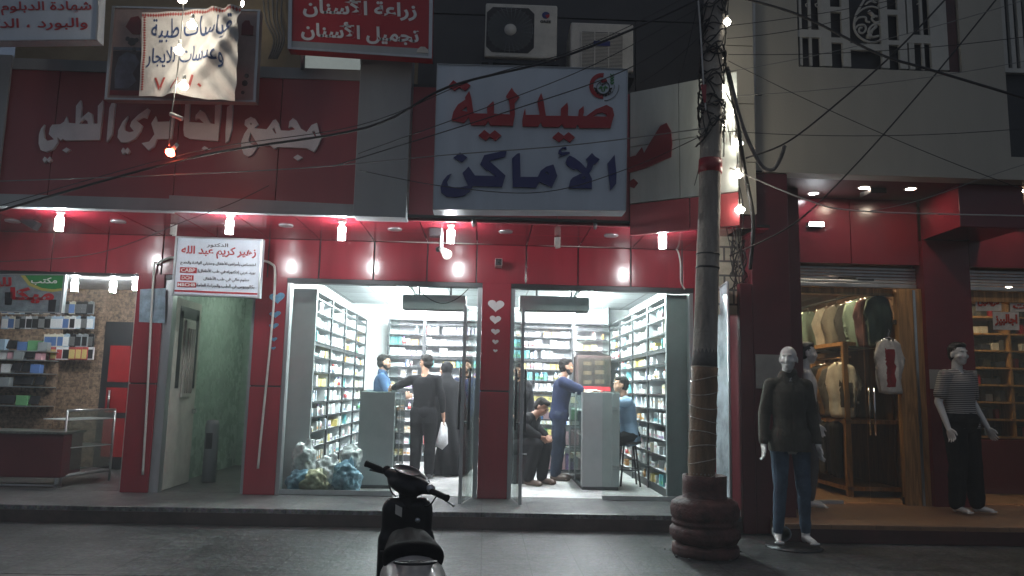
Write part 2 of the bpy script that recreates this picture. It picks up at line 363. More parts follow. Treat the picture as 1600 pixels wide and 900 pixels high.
# upper storey wall pieces behind the signs
b = MB()
for i, a in enumerate((-.95, -.13, .70, 1.78)):
    c = (-.13, .70, 1.78, 2.9)[i]; b.box(a+.006, c-.006, F-.05, F, 4.7, 6.1)
b.box(-.95, 2.9, F-.05, F, 6.12, 7.2)
b.build('dark_cladding', 'dark_wall', med)
b = MB(); b.box(-5.9, -2.9, F-.02, F, 4.5, 7.2); b.box(-2.9, -2.36, F-.02, F, 4.5, 7.2); b.box(-2.36, -.95, F-.02, F, 4.5, 4.98); b.box(-1.55, -.95, F-.02, F, 4.98, 7.2); b.box(-2.36, -1.55, F-.02, F, 5.6, 7.2)
b.build('beige_wall', 'beige_wall', med)
M('lit_room', (.55, .6, .55), .6, var=.1, emit=(.55, .62, .58, .28))
w = MB().box(-2.36, -1.55, F-.012, F-.004, 4.98, 5.6).build('window', 'lit_room', med)
MB().box(-2.40, -2.36, F-.06, F-.021, 4.98, 5.6).box(-1.57, -1.53, F-.06, F-.021, 4.98, 5.6).box(-2.36, -1.57, F-.06, F-.021, 4.96, 5.0).build('frame', 'alu', w)
# the slanting white sign wall beside the utility pole, and the red panel under it
SA, SB = Vector((1.47, 7.76, 0)), Vector((2.42, 7.14, 0))
def slant(t, z, off=0.): d = (SB-SA).normalized(); n = Vector((d.y, -d.x, 0)); q = SA.lerp(SB, t)+n*off; return Vector((q.x, q.y, z))
zt = 4.62; zb = 3.40; nb = Vector((.02, .05, 0))
b = MB()
for t0, t1, z0, z1 in ((0, .47, zb+.62, zt), (.475, 1, zb+.62, zt), (0, .475, zb, zb+.612), (.48, 1, zb, zb+.612)):
    b.slab([slant(t0, z0), slant(t0, z1), slant(t1, z1), slant(t1, z0)], nb)
b.build('slanting_white_panel', 'panel_shaded', med)
b = MB(); b.slab([slant(0, 3.06), slant(0, zb-.012), slant(.56, zb-.012), slant(.56, 3.06)], nb); b.slab([slant(.57, 3.06), slant(.57, zb-.012), slant(1, zb-.012), slant(1, 3.06)], nb); b.build('slanting_red_panel', 'red_fascia', med)
# the end wall strip lit by the string of bulbs
b = MB(); zz = [3.30, 3.86, 4.5, 5.15, 5.8, 7.0]
for z0, z1 in zip(zz, zz[1:]): b.box(2.40, 2.78, 7.66, 7.72, z0+.005, z1-.005)
b.build('pale_end_wall', 'cream_wall', med)
MB().box(2.50, 2.80, 8.20, 8.30, 2.3, SZ).build('block_wall', 'wall_blocks', med)
MB().box(2.62, 2.80, 7.73, 8.19, 3.17, 3.3).build('end_beam', 'maroon', med)
# pharmacy interior
M('lamp_panel', (.9, .9, .9), .5, var=0)
for q in ((-2.56, -2.46, F+.15, 13.7, PZ, 2.918), (2.56, 2.70, F+.15, 13.7, PZ, 2.918), (-2.5, 2.7, 13.702, 13.8, PZ, 2.918)): MB().box(*q).build('interior_wall', 'ceiling_white', med)
MB().box(-2.56, 2.7, F+.15, 13.8, 2.92, 2.96).build('ceiling', 'ceiling_tiles', med)
# clinic passage
b = MB(); b.box(-4.05, -3.90, F+.15, 12.3, PZ, 2.8).box(-2.66, -2.58, F+.15, 12.3, PZ, 2.8).box(-4.05, -2.58, 12.302, 12.4, PZ, 2.8); b.build('green_tiled_wall', 'green_tiles', med)
MB().box(-4.05, -2.58, F+.15, 12.4, 2.802, 2.85).build('ceiling', 'ceiling_white', med)
# phone shop room
b = MB(); b.box(-9, -4.25, 11.4, 11.5, PZ, 2.95); b.build('stone_wall', 'stone_tiles', med)
MB().box(-4.25, -4.15, F+.15, 11.4, PZ, 2.95).build('interior_wall', 'off_white', med); MB().box(-9, -8.9, F+.15, 11.4, PZ, 2.95).build('interior_wall', 'off_white', med)
M('shop_ceiling', (.52, .54, .55), .3, var=.3, scale=5); MB().box(-9, -4.15, F+.15, 11.4, 2.78, 2.83).build('ceiling', 'shop_ceiling', med)
d = MB().box(-5.62, -4.35, 11.36, 11.396, PZ+.01, 2.30).build('door', 'black_plastic', med)
M('door_red', (.30, .012, .016), .35, var=.1)
MB().box(-5.52, -4.5, 11.35, 11.358, 1.42, 1.95).box(-5.52, -4.5, 11.35, 11.358, .98, 1.34).box(-5.52, -4.5, 11.35, 11.358, .35, .9).build('red_door_panels', 'door_red', d)
MB().tube([(-5.46, 11.32, 1.0), (-5.46, 11.32, 1.3)], .015).build('handle', 'steel', d)
# far sheds, so nothing is hollow behind the upper storey
MB().box(-9, -5.9, 8.2, 8.35, 3.0, 7.2).build('side_wall', 'dark_wall', med)

# glazing of the pharmacy
def pane(x0, x1, y, z0, z1, nm='glass_pane'): return MB().box(x0, x1, y, y+.01, z0, z1).build(nm, 'clear_glass', med)
pane(-2.35, -1.05, F+.03, PZ+.06, 2.64); pane(1.40, 2.44, F+.03, PZ+.06, 2.64)
pane(-1.04, -.13, F+.03, 2.36, 2.64); pane(.33, 1.39, F+.03, 2.36, 2.64)
MB().box(-2.352, -1.05, F+.01, F+.06, PZ+.006, PZ+.058).build('sill_rail', 'steel', med); MB().box(1.40, 2.44, F+.01, F+.06, PZ+.006, PZ+.05).build('sill_rail', 'steel', med)
def glass_door(hx, fx, fy, sgn):
    p0 = Vector((hx, F+.02, 0)); p1 = Vector((fx, fy, 0)); d = (p1-p0); n = Vector((-d.y, d.x, 0)).normalized()
    r = thing('glass_door', 'frameless glass pharmacy door standing open beside the hearts on the red pillar' if 0 else ('open glass door on the left of the red hearts pillar, seen edge on' if sgn < 0 else 'open glass door on the right of the red hearts pillar, seen edge on'), 'glass door', (hx, F+.02, PZ), 0, 'pharmacy entrance doors')
    def sl(a, c, z0, z1, th): q0 = p0+d*a-n*th/2; q1 = p0+d*c-n*th/2; return MB().slab([q0+Vector((0, 0, z0)), q0+Vector((0, 0, z1)), q1+Vector((0, 0, z1)), q1+Vector((0, 0, z0))], n*th)
    sl(0, .96, PZ+.02, 2.34, .012).build('pane', 'clear_glass', r)
    sl(.962, 1, PZ+.015, 2.36, .035).build('edge_strip', 'alu', r)
    for s in (-1, 1):
        c = p0+d*.86+n*.055*s; c2 = p0+d*.86
        MB().tube([c+Vector((0, 0, .98)), c+Vector((0, 0, 1.66))], .014).tube([c2+Vector((0, 0, 1.06)), c+Vector((0, 0, 1.06))], .01).tube([c2+Vector((0, 0, 1.56)), c+Vector((0, 0, 1.56))], .01).build('handle', 'dark_metal', r)
    return r
q = A(722, 650, 8.50); glass_door(-.13, q.x, 8.5, -1)
q = A(815, 650, 8.52); glass_door(.33, q.x, 8.52, 1)

# clinic door, open against the left wall of the passage
cd = thing('metal_door', 'pale grey metal clinic door with long slit windows standing open inwards', 'door', (-3.74, F+.12, PZ), 0)
X = -3.74
MB().box(X-.03, X, F+.12, 10.02, PZ+.01, 2.45, .004).build('leaf', 'off_white', cd)
b = MB()
for y0, y1, z0, z1 in ((9.34, 9.44, 1.36, 2.3), (9.86, 9.95, 1.36, 2.3), (9.34, 9.95, 2.22, 2.36)): b.box(X-.004, X+.004, y0, y1, z0, z1)
b.build('pane', 'dark_metal', cd)
b = MB().box(X+.006, X+.03, 9.50, 9.80, 1.25, 2.2, .01)
for y in (9.56, 9.63, 9.70, 9.76): b.tube([(X+.04, y, 1.3), (X+.04, y, 2.1)], .009)
b.build('grille', 'off_white', cd)
MB().box(X+.006, X+.05, 9.93, 9.98, 1.05, 1.1).tube([(X+.05, 9.955, 1.08), (X+.05, 9.86, 1.08)], .01).build('handle', 'steel', cd)
b = MB().mat(0).lathe([(.0, 0), (.085, 0), (.085, .72), (.07, .78), (0, .79)], (-3.52, 10.1, PZ+.006), 20); b.mat(1).box(-3.56, -3.48, 10.005, 10.018, .6, .8)
tag(b.build('water_cooler', ['grey_panel', 'black_plastic']), 'grey metal cylinder standing behind the open clinic door', 'cylinder')
# ------------------------------------------------------------------ signs
UX, UZ = Vector((1, 0, 0)), Vector((0, 0, 1))
# main pharmacy sign box
SY = 7.0
ps = thing('pharmacy_sign', 'big white box sign with red and blue Arabic lettering and a round emblem', 'sign', A(828, 335, SY))
c = [A(683, 100, SY), A(981, 108, SY), A(978, 330, SY), A(676, 328, SY)]
MB().slab(c, (0, .22, 0)).build('sign_box', 'sign_white', ps)
b = MB()
for i in range(4):
    p, q = c[i], c[(i+1) % 4]; m = (c[0]+c[1]+c[2]+c[3])/4; pi, qi = p.lerp(m, .007), q.lerp(m, .007); o = Vector((0, -.012, 0))
    b.slab([p+o, q+o, qi+o, pi+o], (0, .011, 0))
b.build('frame', 'alu', ps)
MB().tube([A(740, 340, 7.1), A(740, 352, 7.8)], .02).build('bracket', 'dark_metal', ps); MB().tube([A(930, 345, 7.1), A(930, 356, 7.8)], .02).build('bracket', 'dark_metal', ps)
LY = SY-.004
def zA(p): return zp(p, 690, 110, 7.5, LY)
def zB(p): return zp(p, 810, 110, 7.5, LY)
def zC(p): return zp(p, 680, 220, 9, LY)
def zD(p): return zp(p, 820, 220, 9, LY)
b = MB()
outline(b, [zA([(325,250),(350,340),(375,510),(535,515),(532,435),(605,368),(615,400),(612,515),(800,525),(800,430),(785,350),(755,310),(785,265),(822,210),(850,260),(912,320),(855,390),(858,520),(835,655),(570,650),(545,600),(515,650),(345,648),(318,555),(265,622),(115,592),(140,490),(190,410),(280,350),(275,325),(300,285)]), zA([(230,480),(290,430),(303,492)])], .02)
for d in (zA([(75,195),(138,125),(200,170),(258,128),(340,185),(280,245),(205,205),(155,243)]), zA([(432,770),(500,705),(565,755),(622,708),(698,770),(635,830),(565,785),(518,828)]), zB([(398,790),(465,728),(530,775),(585,730),(660,790),(600,850),(530,805),(475,848)])): outline(b, [d], .02)
outline(b, [zB([(78,452),(85,530),(250,528),(220,370),(265,272),(290,350),(320,540),(495,540),(497,455),(570,385),(580,430),(577,540),(700,545),(708,470),(762,425),(765,500),(755,540),(790,545),(900,465),(1030,413),(1100,450),(1118,530),(1075,682),(715,682),(690,640),(670,680),(535,678),(508,635),(475,670),(285,668),(260,615),(230,665),(48,660),(45,600),(60,510)]), zB([(870,545),(930,510),(985,500),(1025,520),(1040,550)])], .02)
b.build('red_lettering', 'letter_red', ps)
b = MB()
outline(b, [zC([(230,468),(165,580),(185,640),(260,662),(360,660),(460,635),(385,460),(470,370),(560,495),(855,503),(745,420),(722,425),(635,335),(690,210),(1005,140),(985,230),(760,290),(988,495),(940,655),(525,645),(490,720),(400,780),(280,800),(160,790),(85,730),(75,660),(110,570),(170,495)])], .02)
outline(b, [zC([(258,245),(350,172),(452,240),(375,308)])], .02)
outline(b, [zD([(-180,255),(-110,190),(-70,180),(-60,515),(180,515),(220,430),(300,370),(400,340),(455,500),(380,660),(205,585),(155,668),(-170,655)]), zD([(280,455),(310,440),(345,490)])], .02)
outline(b, [zD([(628,215),(700,250),(780,310),(860,395),(885,310),(858,265),(942,178),(985,230),(1050,265),(990,335),(960,340),(940,410),(900,460),(940,540),(940,680),(612,672),(640,560),(670,525),(800,462),(725,400),(690,415),(600,360),(570,310),(590,250)]), zD([(790,538),(835,505),(855,540)])], .02)
outline(b, [zD([(470,240),(525,205),(470,185),(475,140),(530,95),(580,95),(585,130),(540,110),(500,140),(520,165),(625,165),(630,185),(540,215)])], .02)
outline(b, [zD([(1160,325),(1258,205),(1285,470),(1280,610),(1200,700)])], .02)
b.build('blue_lettering', 'letter_blue', ps)
# emblem
def zM(u, v): return A(910+u/15, 105+v/15, LY)
def arc(cx, cy, r0, r1, a0, a1, n=18): return [zM(cx+r1*math.cos(R(a)), cy-r1*math.sin(R(a))) for a in [a0+(a1-a0)*i/n for i in range(n+1)]]+[zM(cx+r0*math.cos(R(a)), cy-r0*math.sin(R(a))) for a in [a1+(a0-a1)*i/n for i in range(n+1)]]
b = MB().mat(0); outline(b, [arc(460, 440, 205, 300, 82, 275)], .006)
for f in b.bm.faces: f.material_index = 0
n0 = len(b.bm.faces)
outline(b, [arc(485, 480, 145, 158, 0, 360, 40)], .006); outline(b, [arc(485, 480, 150, 185, 185, 355)], .006)
for k in range(9): a = 185+k*21; outline(b, [arc(485, 480, 180, 212, a-6, a+6, 3)], .006)
outline(b, [arc(520, 440, 225, 232, -90, 5)], .006); outline(b, [arc(510, 440, 340, 350, -90, 4)], .006)
outline(b, [[zM(*q) for q in ((400,375),(450,395),(540,370),(580,330),(575,360),(480,430),(440,440),(470,410),(410,390))]], .006)
b.bm.faces.ensure_lookup_table()
for f in b.bm.faces[n0:]: f.material_index = 1
n0 = len(b.bm.faces); outline(b, [[zM(*q) for q in ((440,310),(500,275),(560,285),(580,330),(540,350),(470,370),(430,340))]], .006)
b.bm.faces.ensure_lookup_table()
for f in b.bm.faces[n0:]: f.material_index = 0
n0 = len(b.bm.faces)
for k in range(4):
    y = 200+k*62; outline(b, [[zM(*q) for q in ((690, y+30), (650, y-25), (655, y-50), (690, y-10), (735, y-45), (740, y-15))]], .006)
outline(b, [[zM(*q) for q in ((370,500),(430,440),(470,470),(470,560),(500,560),(495,470),(540,430),(600,490),(540,500),(520,570),(450,570),(440,500))]], .006)
b.bm.faces.ensure_lookup_table()
for f in b.bm.faces[n0:]: f.material_index = 2
b.build('emblem', ['letter_red', 'letter_black', 'letter_green'], ps)

# second sign lettering on the slanting panel: one big red letter cut by the box sign
b = MB()
bq = [slant(t, z, .002) for t, z in ((-.02, 3.90), (.06, 3.91), (.12, 3.99), (.14, 3.92), (.22, 4.06), (.30, 4.19), (.36, 4.21), (.40, 4.12), (.41, 3.98), (.40, 3.84), (.16, 3.76), (-.02, 3.73))]
b.slab(bq, slant(0, 0, .014)-slant(0, 0, .0)); b.slab([slant(t, z, .002) for t, z in ((.0, 3.64), (.04, 3.66), (.08, 3.61), (.04, 3.56), (.0, 3.58))], slant(0, 0, .014)-slant(0, 0, .0))
b.build('red_letter', 'letter_shaded', med)

# clinic fascia lettering
cf = thing('fascia_lettering', 'large pale grey Arabic letters mounted on the red canopy front', 'lettering', A(285, 245, 7.7))
FY = 7.698
def zE(p): return zp(p, 50, 150, 8.18, FY)
def zF(p): return zp(p, 180, 150, 8, FY)
def zG(p): return zp(p, 360, 160, 9, FY)
b = MB()
outline(b, [zE([(178,375),(165,450),(175,545),(215,585),(300,565),(235,500),(250,420),(280,378),(380,372),(430,340),(462,275),(480,355),(575,362),(582,140),(640,65),(655,150),(640,300),(740,215),(785,240),(800,365),(855,365),(860,140),(922,70),(925,180),(880,572),(440,580),(410,555),(388,585),(345,535),(350,600),(290,690),(200,725),(130,700),(105,620),(110,500),(135,430)]), zE([(615,368),(680,305),(725,330),(735,368)])], .03)
outline(b, [zE([(405,705),(460,668),(508,695),(455,735)])], .03); outline(b, [zE([(155,825),(180,785),(215,820),(245,785),(270,830),(235,862),(210,835),(180,865)])], .03)
outline(b, [zE([(1005,170),(1045,80),(1080,100),(1040,500),(975,600),(972,560)])], .03)
b.build('lettering', 'grey_letter', cf)
b = MB()
outline(b, [zF([(175,262),(130,380),(135,440),(190,465),(250,452),(200,390),(220,330),(300,250),(420,165),(445,180),(405,290),(360,275),(280,315),(355,380),(330,450),(270,540),(170,590),(90,590),(45,530),(55,440),(110,330)])], .03)
outline(b, [zF([(90,695),(115,655),(140,690),(170,655),(200,700),(170,740),(145,715),(110,740)])], .03)
outline(b, [zF([(520,265),(540,335),(690,330),(720,260),(750,290),(720,545),(535,550),(500,640),(430,690),(345,600),(440,580),(505,490),(465,355)])], .03)
outline(b, [zF([(890,110),(945,110),(935,335),(1120,350),(1050,285),(1010,310),(1020,250),(1075,185),(1130,220),(1200,350),(1255,365),(1260,130),(1330,110),(1330,200),(1300,575),(940,545),(875,510),(865,430)])], .03)
outline(b, [zF([(1095,665),(1130,635),(1175,665),(1130,695)])], .03); outline(b, [zF([(1410,150),(1480,105),(1470,420),(1430,570),(1390,600),(1390,480)])], .03)
b.build('lettering', 'grey_letter', cf)
b = MB()
outline(b, [zG([(300,215),(360,245),(405,320),(345,375),(520,392),(560,340),(610,265),(650,250),(690,310),(715,405),(830,412),(925,392),(870,350),(825,370),(840,280),(890,232),(940,270),(1000,380),(1080,430),(1150,330),(1225,300),(1260,450),(1295,490),(1230,640),(1185,710),(1080,655),(670,635),(630,668),(560,610),(520,620),(400,605),(355,540),(320,480),(295,435),(265,540),(300,600),(395,630),(330,740),(265,775),(200,740),(165,640),(165,560),(210,450),(260,375),(210,330),(220,260)]), zG([(275,300),(325,305),(300,330)]), zG([(600,390),(630,365),(655,450),(640,450)]), zG([(1155,425),(1190,405),(1215,490),(1195,490)])], .03)
outline(b, [zG([(893,785),(955,745),(1022,785),(955,830)])], .03)
b.build('lettering', 'grey_letter', cf)

def board(name, label, px, Y, th, mat, frame='alu', fw=.02, cat='sign'):
    """px: the four corners in order from the upper left; returns the thing and a map from (u, v) in 0..1 to the board"""
    c = [A(x, y, Y) for x, y in px]; r = thing(name, label, cat, (c[3]+c[2])/2)
    MB().slab(c, (0, th, 0)).build('board', mat, r); m = sum(c, Vector())/4; b = MB(); o = Vector((0, -.014, 0))
    for i in range(4):
        p, q = c[i], c[(i+1) % 4]; pi, qi = p+(m-p).normalized()*fw*1.4, q+(m-q).normalized()*fw*1.4
        b.slab([p+o, q+o, qi+o, pi+o], (0, .013, 0))
    if frame: b.build('frame', frame, r)
    def uv(u, v, off=.003): t = c[0].lerp(c[1], u); s = c[3].lerp(c[2], u); return t.lerp(s, v)-Vector((0, off, 0))
    return r, uv
def write(mb, uv, text, u0, u1, v0, v1, ar=True, bold=.012, depth=.004, off=.003):
    """text filling the box u0..u1, v0..v1 (v counts down from the top edge)"""
    o = uv(u0, v1, off); x = uv(u1, v1, off)-o; y = uv(u0, v0, off)-o
    return letters(mb, text, o, x, y, x.length, y.length, depth, bold, ar)
# red dental sign
ds, uv = board('dental_sign', 'red sign with two lines of pale Arabic lettering hung high beside the air conditioner', ((452, -40), (677, -40), (675, 92), (450, 77)), 7.35, .12, 'letter_red', 'alu', .03)
b = MB(); write(b, uv, 'زراعة الأسنان', .10, .89, .29, .57, bold=.03); write(b, uv, 'تجميل الأسنان', .09, .91, .60, .87, bold=.03); b.build('lettering', 'grey_letter', ds)
b = MB(); b.slab([uv(.0, .89, .006), uv(1, .89, .006), uv(1, .985, .006), uv(0, .985, .006)], (0, .004, 0)); b.build('grey_band', 'grey_trim', ds)
b = MB().slab([uv(u, v, .012) for u, v in ((.89, .94), (.90, .90), (.92, .87), (.95, .87), (.97, .90), (.98, .94))], (0, .004, 0)); b.build('sticker', 'off_white', ds)
MB().tube([A(473, 75, 7.4), A(473, 118, 7.8)], .025).build('bracket', 'steel', ds); MB().tube([A(565, 85, 7.4), A(565, 100, 7.6)], .015).build('bracket', 'steel', ds)
# white board with two red lines, upper left corner
ws, uv = board('diploma_sign', 'white sign with two dark red Arabic lines at the upper left corner', ((-110, -60), (158, -60), (152, 63), (-110, 66)), 7.0, .12, 'sign_white', 'alu', .014)
b = MB(); write(b, uv, 'شهادة الدبلوم العالي', .16, .96, .51, .68, bold=.012); write(b, uv, 'والبورد ، الدكتور', .22, .94, .72, .87, bold=.012); b.build('lettering', 'letter_red', ws)
# picture board behind the banner
M('board_pink', (.33, .24, .22), .5, var=.15); M('picture_blue', (.10, .12, .16), .5, var=.3, scale=9); M('picture_dark', (.05, .045, .05), .5, var=.4, scale=7)
pb, uv = board('picture_board', 'wide framed board of medical pictures half covered by the white cloth banner', ((176, 10), (407, 16), (400, 160), (164, 156)), 7.22, .08, 'board_pink', 'alu', .022)
b = MB(); b.slab([uv(u, v, .004) for u, v in ((.03, .48), (.30, .48), (.30, .95), (.03, .95))], (0, .002, 0)); b.build('lower_picture', 'picture_dark', pb)
b = MB(); b.slab([uv(u, v, .008) for u, v in ((.07, .55), (.12, .49), (.18, .52), (.21, .60), (.17, .72), (.20, .80), (.15, .88), (.06, .88), (.05, .7))], (0, .002, 0)); b.slab([uv(u, v, .008) for u, v in ((.03, .44), (.30, .44), (.30, .475), (.03, .475))], (0, .002, 0)); b.build('pale_figure', 'picture_blue', pb)
for q in (((.10, .22), (.13, .12), (.18, .10), (.21, .16), (.20, .30), (.15, .30)), ((.88, .16), (.90, .12), (.93, .12), (.94, .17), (.96, .18), (.96, .28), (.88, .28)), ((.03, .90), (.30, .90), (.30, .95), (.03, .95))): MB().slab([uv(u, v, .008) for u, v in q], (0, .002, 0)).build('red_figure', 'letter_shaded', pb)
b = MB()
for cx, cy, r in ((.15, .38, .035), (.17, .46, .02), (.93, .72, .02), (.92, .80, .026), (.91, .90, .016), (.12, .35, .02), (.18, .36, .02)): b.slab([uv(cx+r*math.cos(a*.9)*.8, cy+r*1.3*math.sin(a*.9), .008) for a in range(7)], (0, .002, 0))
b.build('dark_figure', 'picture_dark', pb)
# cloth banner with painted words
M('banner_cloth', (.62, .60, .57), .8, var=.12, scale=5, bump=.2, bscale=25)
BY = 7.02; bc = [A(224, 22, BY), A(378, 12, BY), A(366, 156, BY), A(219, 152, BY)]
def ban(u, v):
    p = bc[0].lerp(bc[1], u).lerp(bc[3].lerp(bc[2], u), v)
    diag = u*1.05+v*.75; f = .012*math.sin(14*(u-.9*v)*(1+u))*(.3+u)+.02*math.sin(5*u+3*v)
    f += -.09*math.exp(-((diag-1.18)/.10)**2)*v**.6 + .05*max(0, diag-1.18)
    f += .03*math.sin(26*diag+5*u)*math.exp(-((diag-.95)/.3)**2)*u; f += .010*noise.noise(Vector((u*6, v*5, 1)))
    s = .06*v*(1-v)*math.sin(3*u)
    return p+Vector((0, f-.03, -s*.5))
bn = thing('cloth_banner', 'creased white cloth banner painted with blue Arabic words hanging under a bulb string', 'banner', (bc[2]+bc[3])/2)
b = MB(); nu, nv = 70, 60; gr = [[b.bm.verts.new(ban(i/nu, j/nv)) for i in range(nu+1)] for j in range(nv+1)]
for j in range(nv):
    for i in range(nu): b.bm.faces.new((gr[j][i], gr[j][i+1], gr[j+1][i+1], gr[j+1][i])).smooth = True
b.build('cloth', 'banner_cloth', bn)
def paint(name, words, mat):
    b = MB()
    for text, u0, u1, v0, v1 in words:
        k = len(b.bm.verts); letters(b, text, (u0, v0, 0), (1, 0, 0), (0, 1, 0), u1-u0, v1-v0, .02, .004); b.bm.verts.index_update()
        bmesh.ops.subdivide_edges(b.bm, edges=[e for e in b.bm.edges if min(q.index for q in e.verts) >= k and e.calc_length() > .05], cuts=2)
        b.bm.verts.ensure_lookup_table()
        for v in b.bm.verts[k:]: u, w, z = v.co; v.co = ban(min(1, max(0, u)), min(1, max(0, v0+v1-w)))+Vector((0, -.004-z*.15, 0))
    b.build(name, mat, bn)
M('paint_blue', (.03, .06, .16), .7, var=.2); M('paint_red', (.40, .07, .06), .7, var=.2)
paint('blue_words', [('قياسات طبية', .10, .93, .08, .36), ('وعدسات للايجار', .06, .86, .42, .66)], 'paint_blue')
paint('red_words', [('٠٧٨ ٧', .16, .66, .78, .93)], 'paint_red')
b = MB()
for i in range(40):
    u = i/40; b.slab([ban(u, .035)+Vector((0, -.005, 0)), ban(u+.0125, .06)+Vector((0, -.005, 0)), ban(u+.024, .035)+Vector((0, -.005, 0)), ban(u+.0125, .012)+Vector((0, -.005, 0))], (0, .002, 0))
    if i < 30: v = .05+i/34; b.slab([ban(.03, v)+Vector((0, -.005, 0)), ban(.045, v+.014)+Vector((0, -.005, 0)), ban(.03, v+.026)+Vector((0, -.005, 0)), ban(.015, v+.014)+Vector((0, -.005, 0))], (0, .002, 0))
b.build('red_border', 'paint_red', bn)
# doctor's sign
dr, uv = board('doctor_sign', 'white framed sign with a doctor\'s name in red Arabic above the clinic doorway', ((275, 369), (412, 374), (406, 466), (268, 461)), 8.72, .06, 'sign_white', 'alu', .022)
b = MB(); write(b, uv, 'زهير كريم عبد الله', .075, .925, .155, .36, bold=.02); b.build('name_lettering', 'letter_red', dr)
b = MB()
write(b, uv, 'الدكتور', .36, .60, .095, .175, bold=.008); write(b, uv, 'اختصاص بأمراض الأطفال وحديثي الولادة والخدج', .075, .93, .40, .49, bold=.004); write(b, uv, 'بورد عربي (دكتوراه في طب الأطفال):', .27, .93, .535, .625, bold=.004)
write(b, uv, 'دبلوم عالي في طب الأطفال', .35, .86, .665, .75, bold=.004); write(b, uv, 'بكالوريوس في الطب والجراحة العامة', .275, .93, .785, .87, bold=.004); b.build('small_lettering', 'letter_black', dr)
b = MB()
for u0, u1, v0, v1 in ((.075, .265, .525, .62), (.085, .235, .655, .745), (.055, .27, .775, .86)): b.slab([uv(u0, v0, .004), uv(u1, v0, .004), uv(u1, v1, .004), uv(u0, v1, .004)], (0, .002, 0))
b.slab([uv(.03, .91, .004), uv(.97, .915, .004), uv(.97, .945, .004), uv(.03, .94, .004)], (0, .002, 0)); b.build('red_boxes', 'letter_red', dr)
b = MB(); write(b, uv, 'CABP', .09, .25, .54, .605, False, .01, .003, .008); write(b, uv, 'DCH', .105, .215, .67, .73, False, .01, .003, .008); write(b, uv, 'MBCHB', .065, .26, .79, .845, False, .01, .003, .008); b.build('white_lettering', 'white', dr)
for k, pts in enumerate(([(223, 742), (226, 690), (229, 640), (240, 430), (246, 412), (262, 404), (276, 402)], [(404, 406), (424, 412), (430, 430), (424, 520), (410, 660), (403, 732)])):
    q = smoothed([A(x, y, 9.03) for x, y in pts], 5)
    tag(MB().tube(q, .014, 8).build('conduit_pipe', 'pvc'), ('bent white conduit down the red pillar left of the clinic doorway', 'bent white conduit down the red pillar right of the clinic doorway')[k], 'conduit', 'bent conduits beside the doctor sign')
# phone shop sign
M('sign_grey', (.20, .25, .27), .4, var=.35, scale=8); M('sign_yellow', (.45, .40, .10), .4, var=.1); M('sign_green', (.02, .20, .05), .4, var=.1)
ph, uv = board('phone_shop_sign', 'small green and grey shop sign with a red Arabic word over the phone counter', ((-75, 428), (104, 429), (97, 489), (-75, 486)), 9.0, .05, 'sign_grey', 'alu', .02)
b = MB(); b.slab([uv(u, v, .005) for u, v in ((.60, .03), (.98, .03), (.98, .42), (.90, .46), (.80, .43), (.68, .30))], (0, .003, 0)); b.build('yellow_curve', 'sign_yellow', ph)
b = MB(); b.slab([uv(u, v, .009) for u, v in ((.64, .03), (.98, .03), (.98, .36), (.90, .39), (.80, .36), (.70, .24))], (0, .003, 0)); b.build('green_corner', 'sign_green', ph)
b = MB(); write(b, uv, 'مكتب', .70, .93, .08, .28, bold=.02, off=.012); b.build('white_lettering', 'white', ph)
b = MB(); write(b, uv, 'ميكا', .52, .92, .34, .76, bold=.05, off=.008); write(b, uv, 'للهو', .28, .53, .08, .40, bold=.04, off=.008); b.build('red_lettering', 'letter_red', ph)
b = MB()
for u, v in ((.475, .48), (.87, .66)): b.slab([uv(u, v, .012), uv(u+.07, v, .012), uv(u+.065, v+.33, .012), uv(u+.005, v+.33, .012)], (0, .006, 0))
b.build('printed_phones', 'black_plastic', ph)
# blue poster on the pillar, decals
M('poster_blue', (.30, .42, .50), .3, var=.35, scale=9); M('heart_blue', (.08, .24, .38), .35, var=.3, scale=18); M('heart_white', (.62, .60, .60), .4, var=.08)
q = [A(219, 452, F-.055), A(259, 450, F-.055), A(257, 505, F-.055), A(217, 503, F-.055)]
tag(MB().slab(q, (0, .003, 0)).build('poster', 'poster_blue'), 'faded blue poster on the red pillar beside the phone shop', 'poster')
def heart(px, py, w, h, Y, mat, label, grp, tilt=0.):
    c = A(px, py, Y); s = w/FPX*Y/2; k = h/FPX*Y/2; pts = []
    for i in range(28):
        t = 2*math.pi*i/28; x = math.sin(t)**3; z = (13*math.cos(t)-5*math.cos(2*t)-2*math.cos(3*t)-math.cos(4*t))/15
        pts.append(c+Vector((x*s*math.cos(tilt)-z*k*math.sin(tilt), 0, x*s*math.sin(tilt)+z*k*math.cos(tilt))))
    b = MB(); b.slab(pts, (0, .004, 0)); tag(b.build('heart_decal', mat), label, 'sticker', grp)
W = ('largest', 'second largest', 'middle', 'second smallest', 'smallest')
for i, (x, y, w, h) in enumerate(((775, 477, 26, 20), (774, 499, 18, 14), (774, 518, 14, 10), (774, 534, 10, 8), (774, 548, 7, 5))): heart(x, y, w, h, F-.055, 'heart_white', W[i]+' white heart sticker on the red pillar between the pharmacy entrances', 'white heart stickers', -.05)
for i, (x, y, w, h) in enumerate(((433, 465, 24, 18), (430, 491, 18, 11), (428, 509, 15, 9), (428, 530, 10, 7), (427, 544, 8, 5))): heart(x, y, w, h, F-.055, 'heart_blue', W[i]+' blue heart sticker on the red pillar left of the pharmacy', 'blue heart stickers', .15)
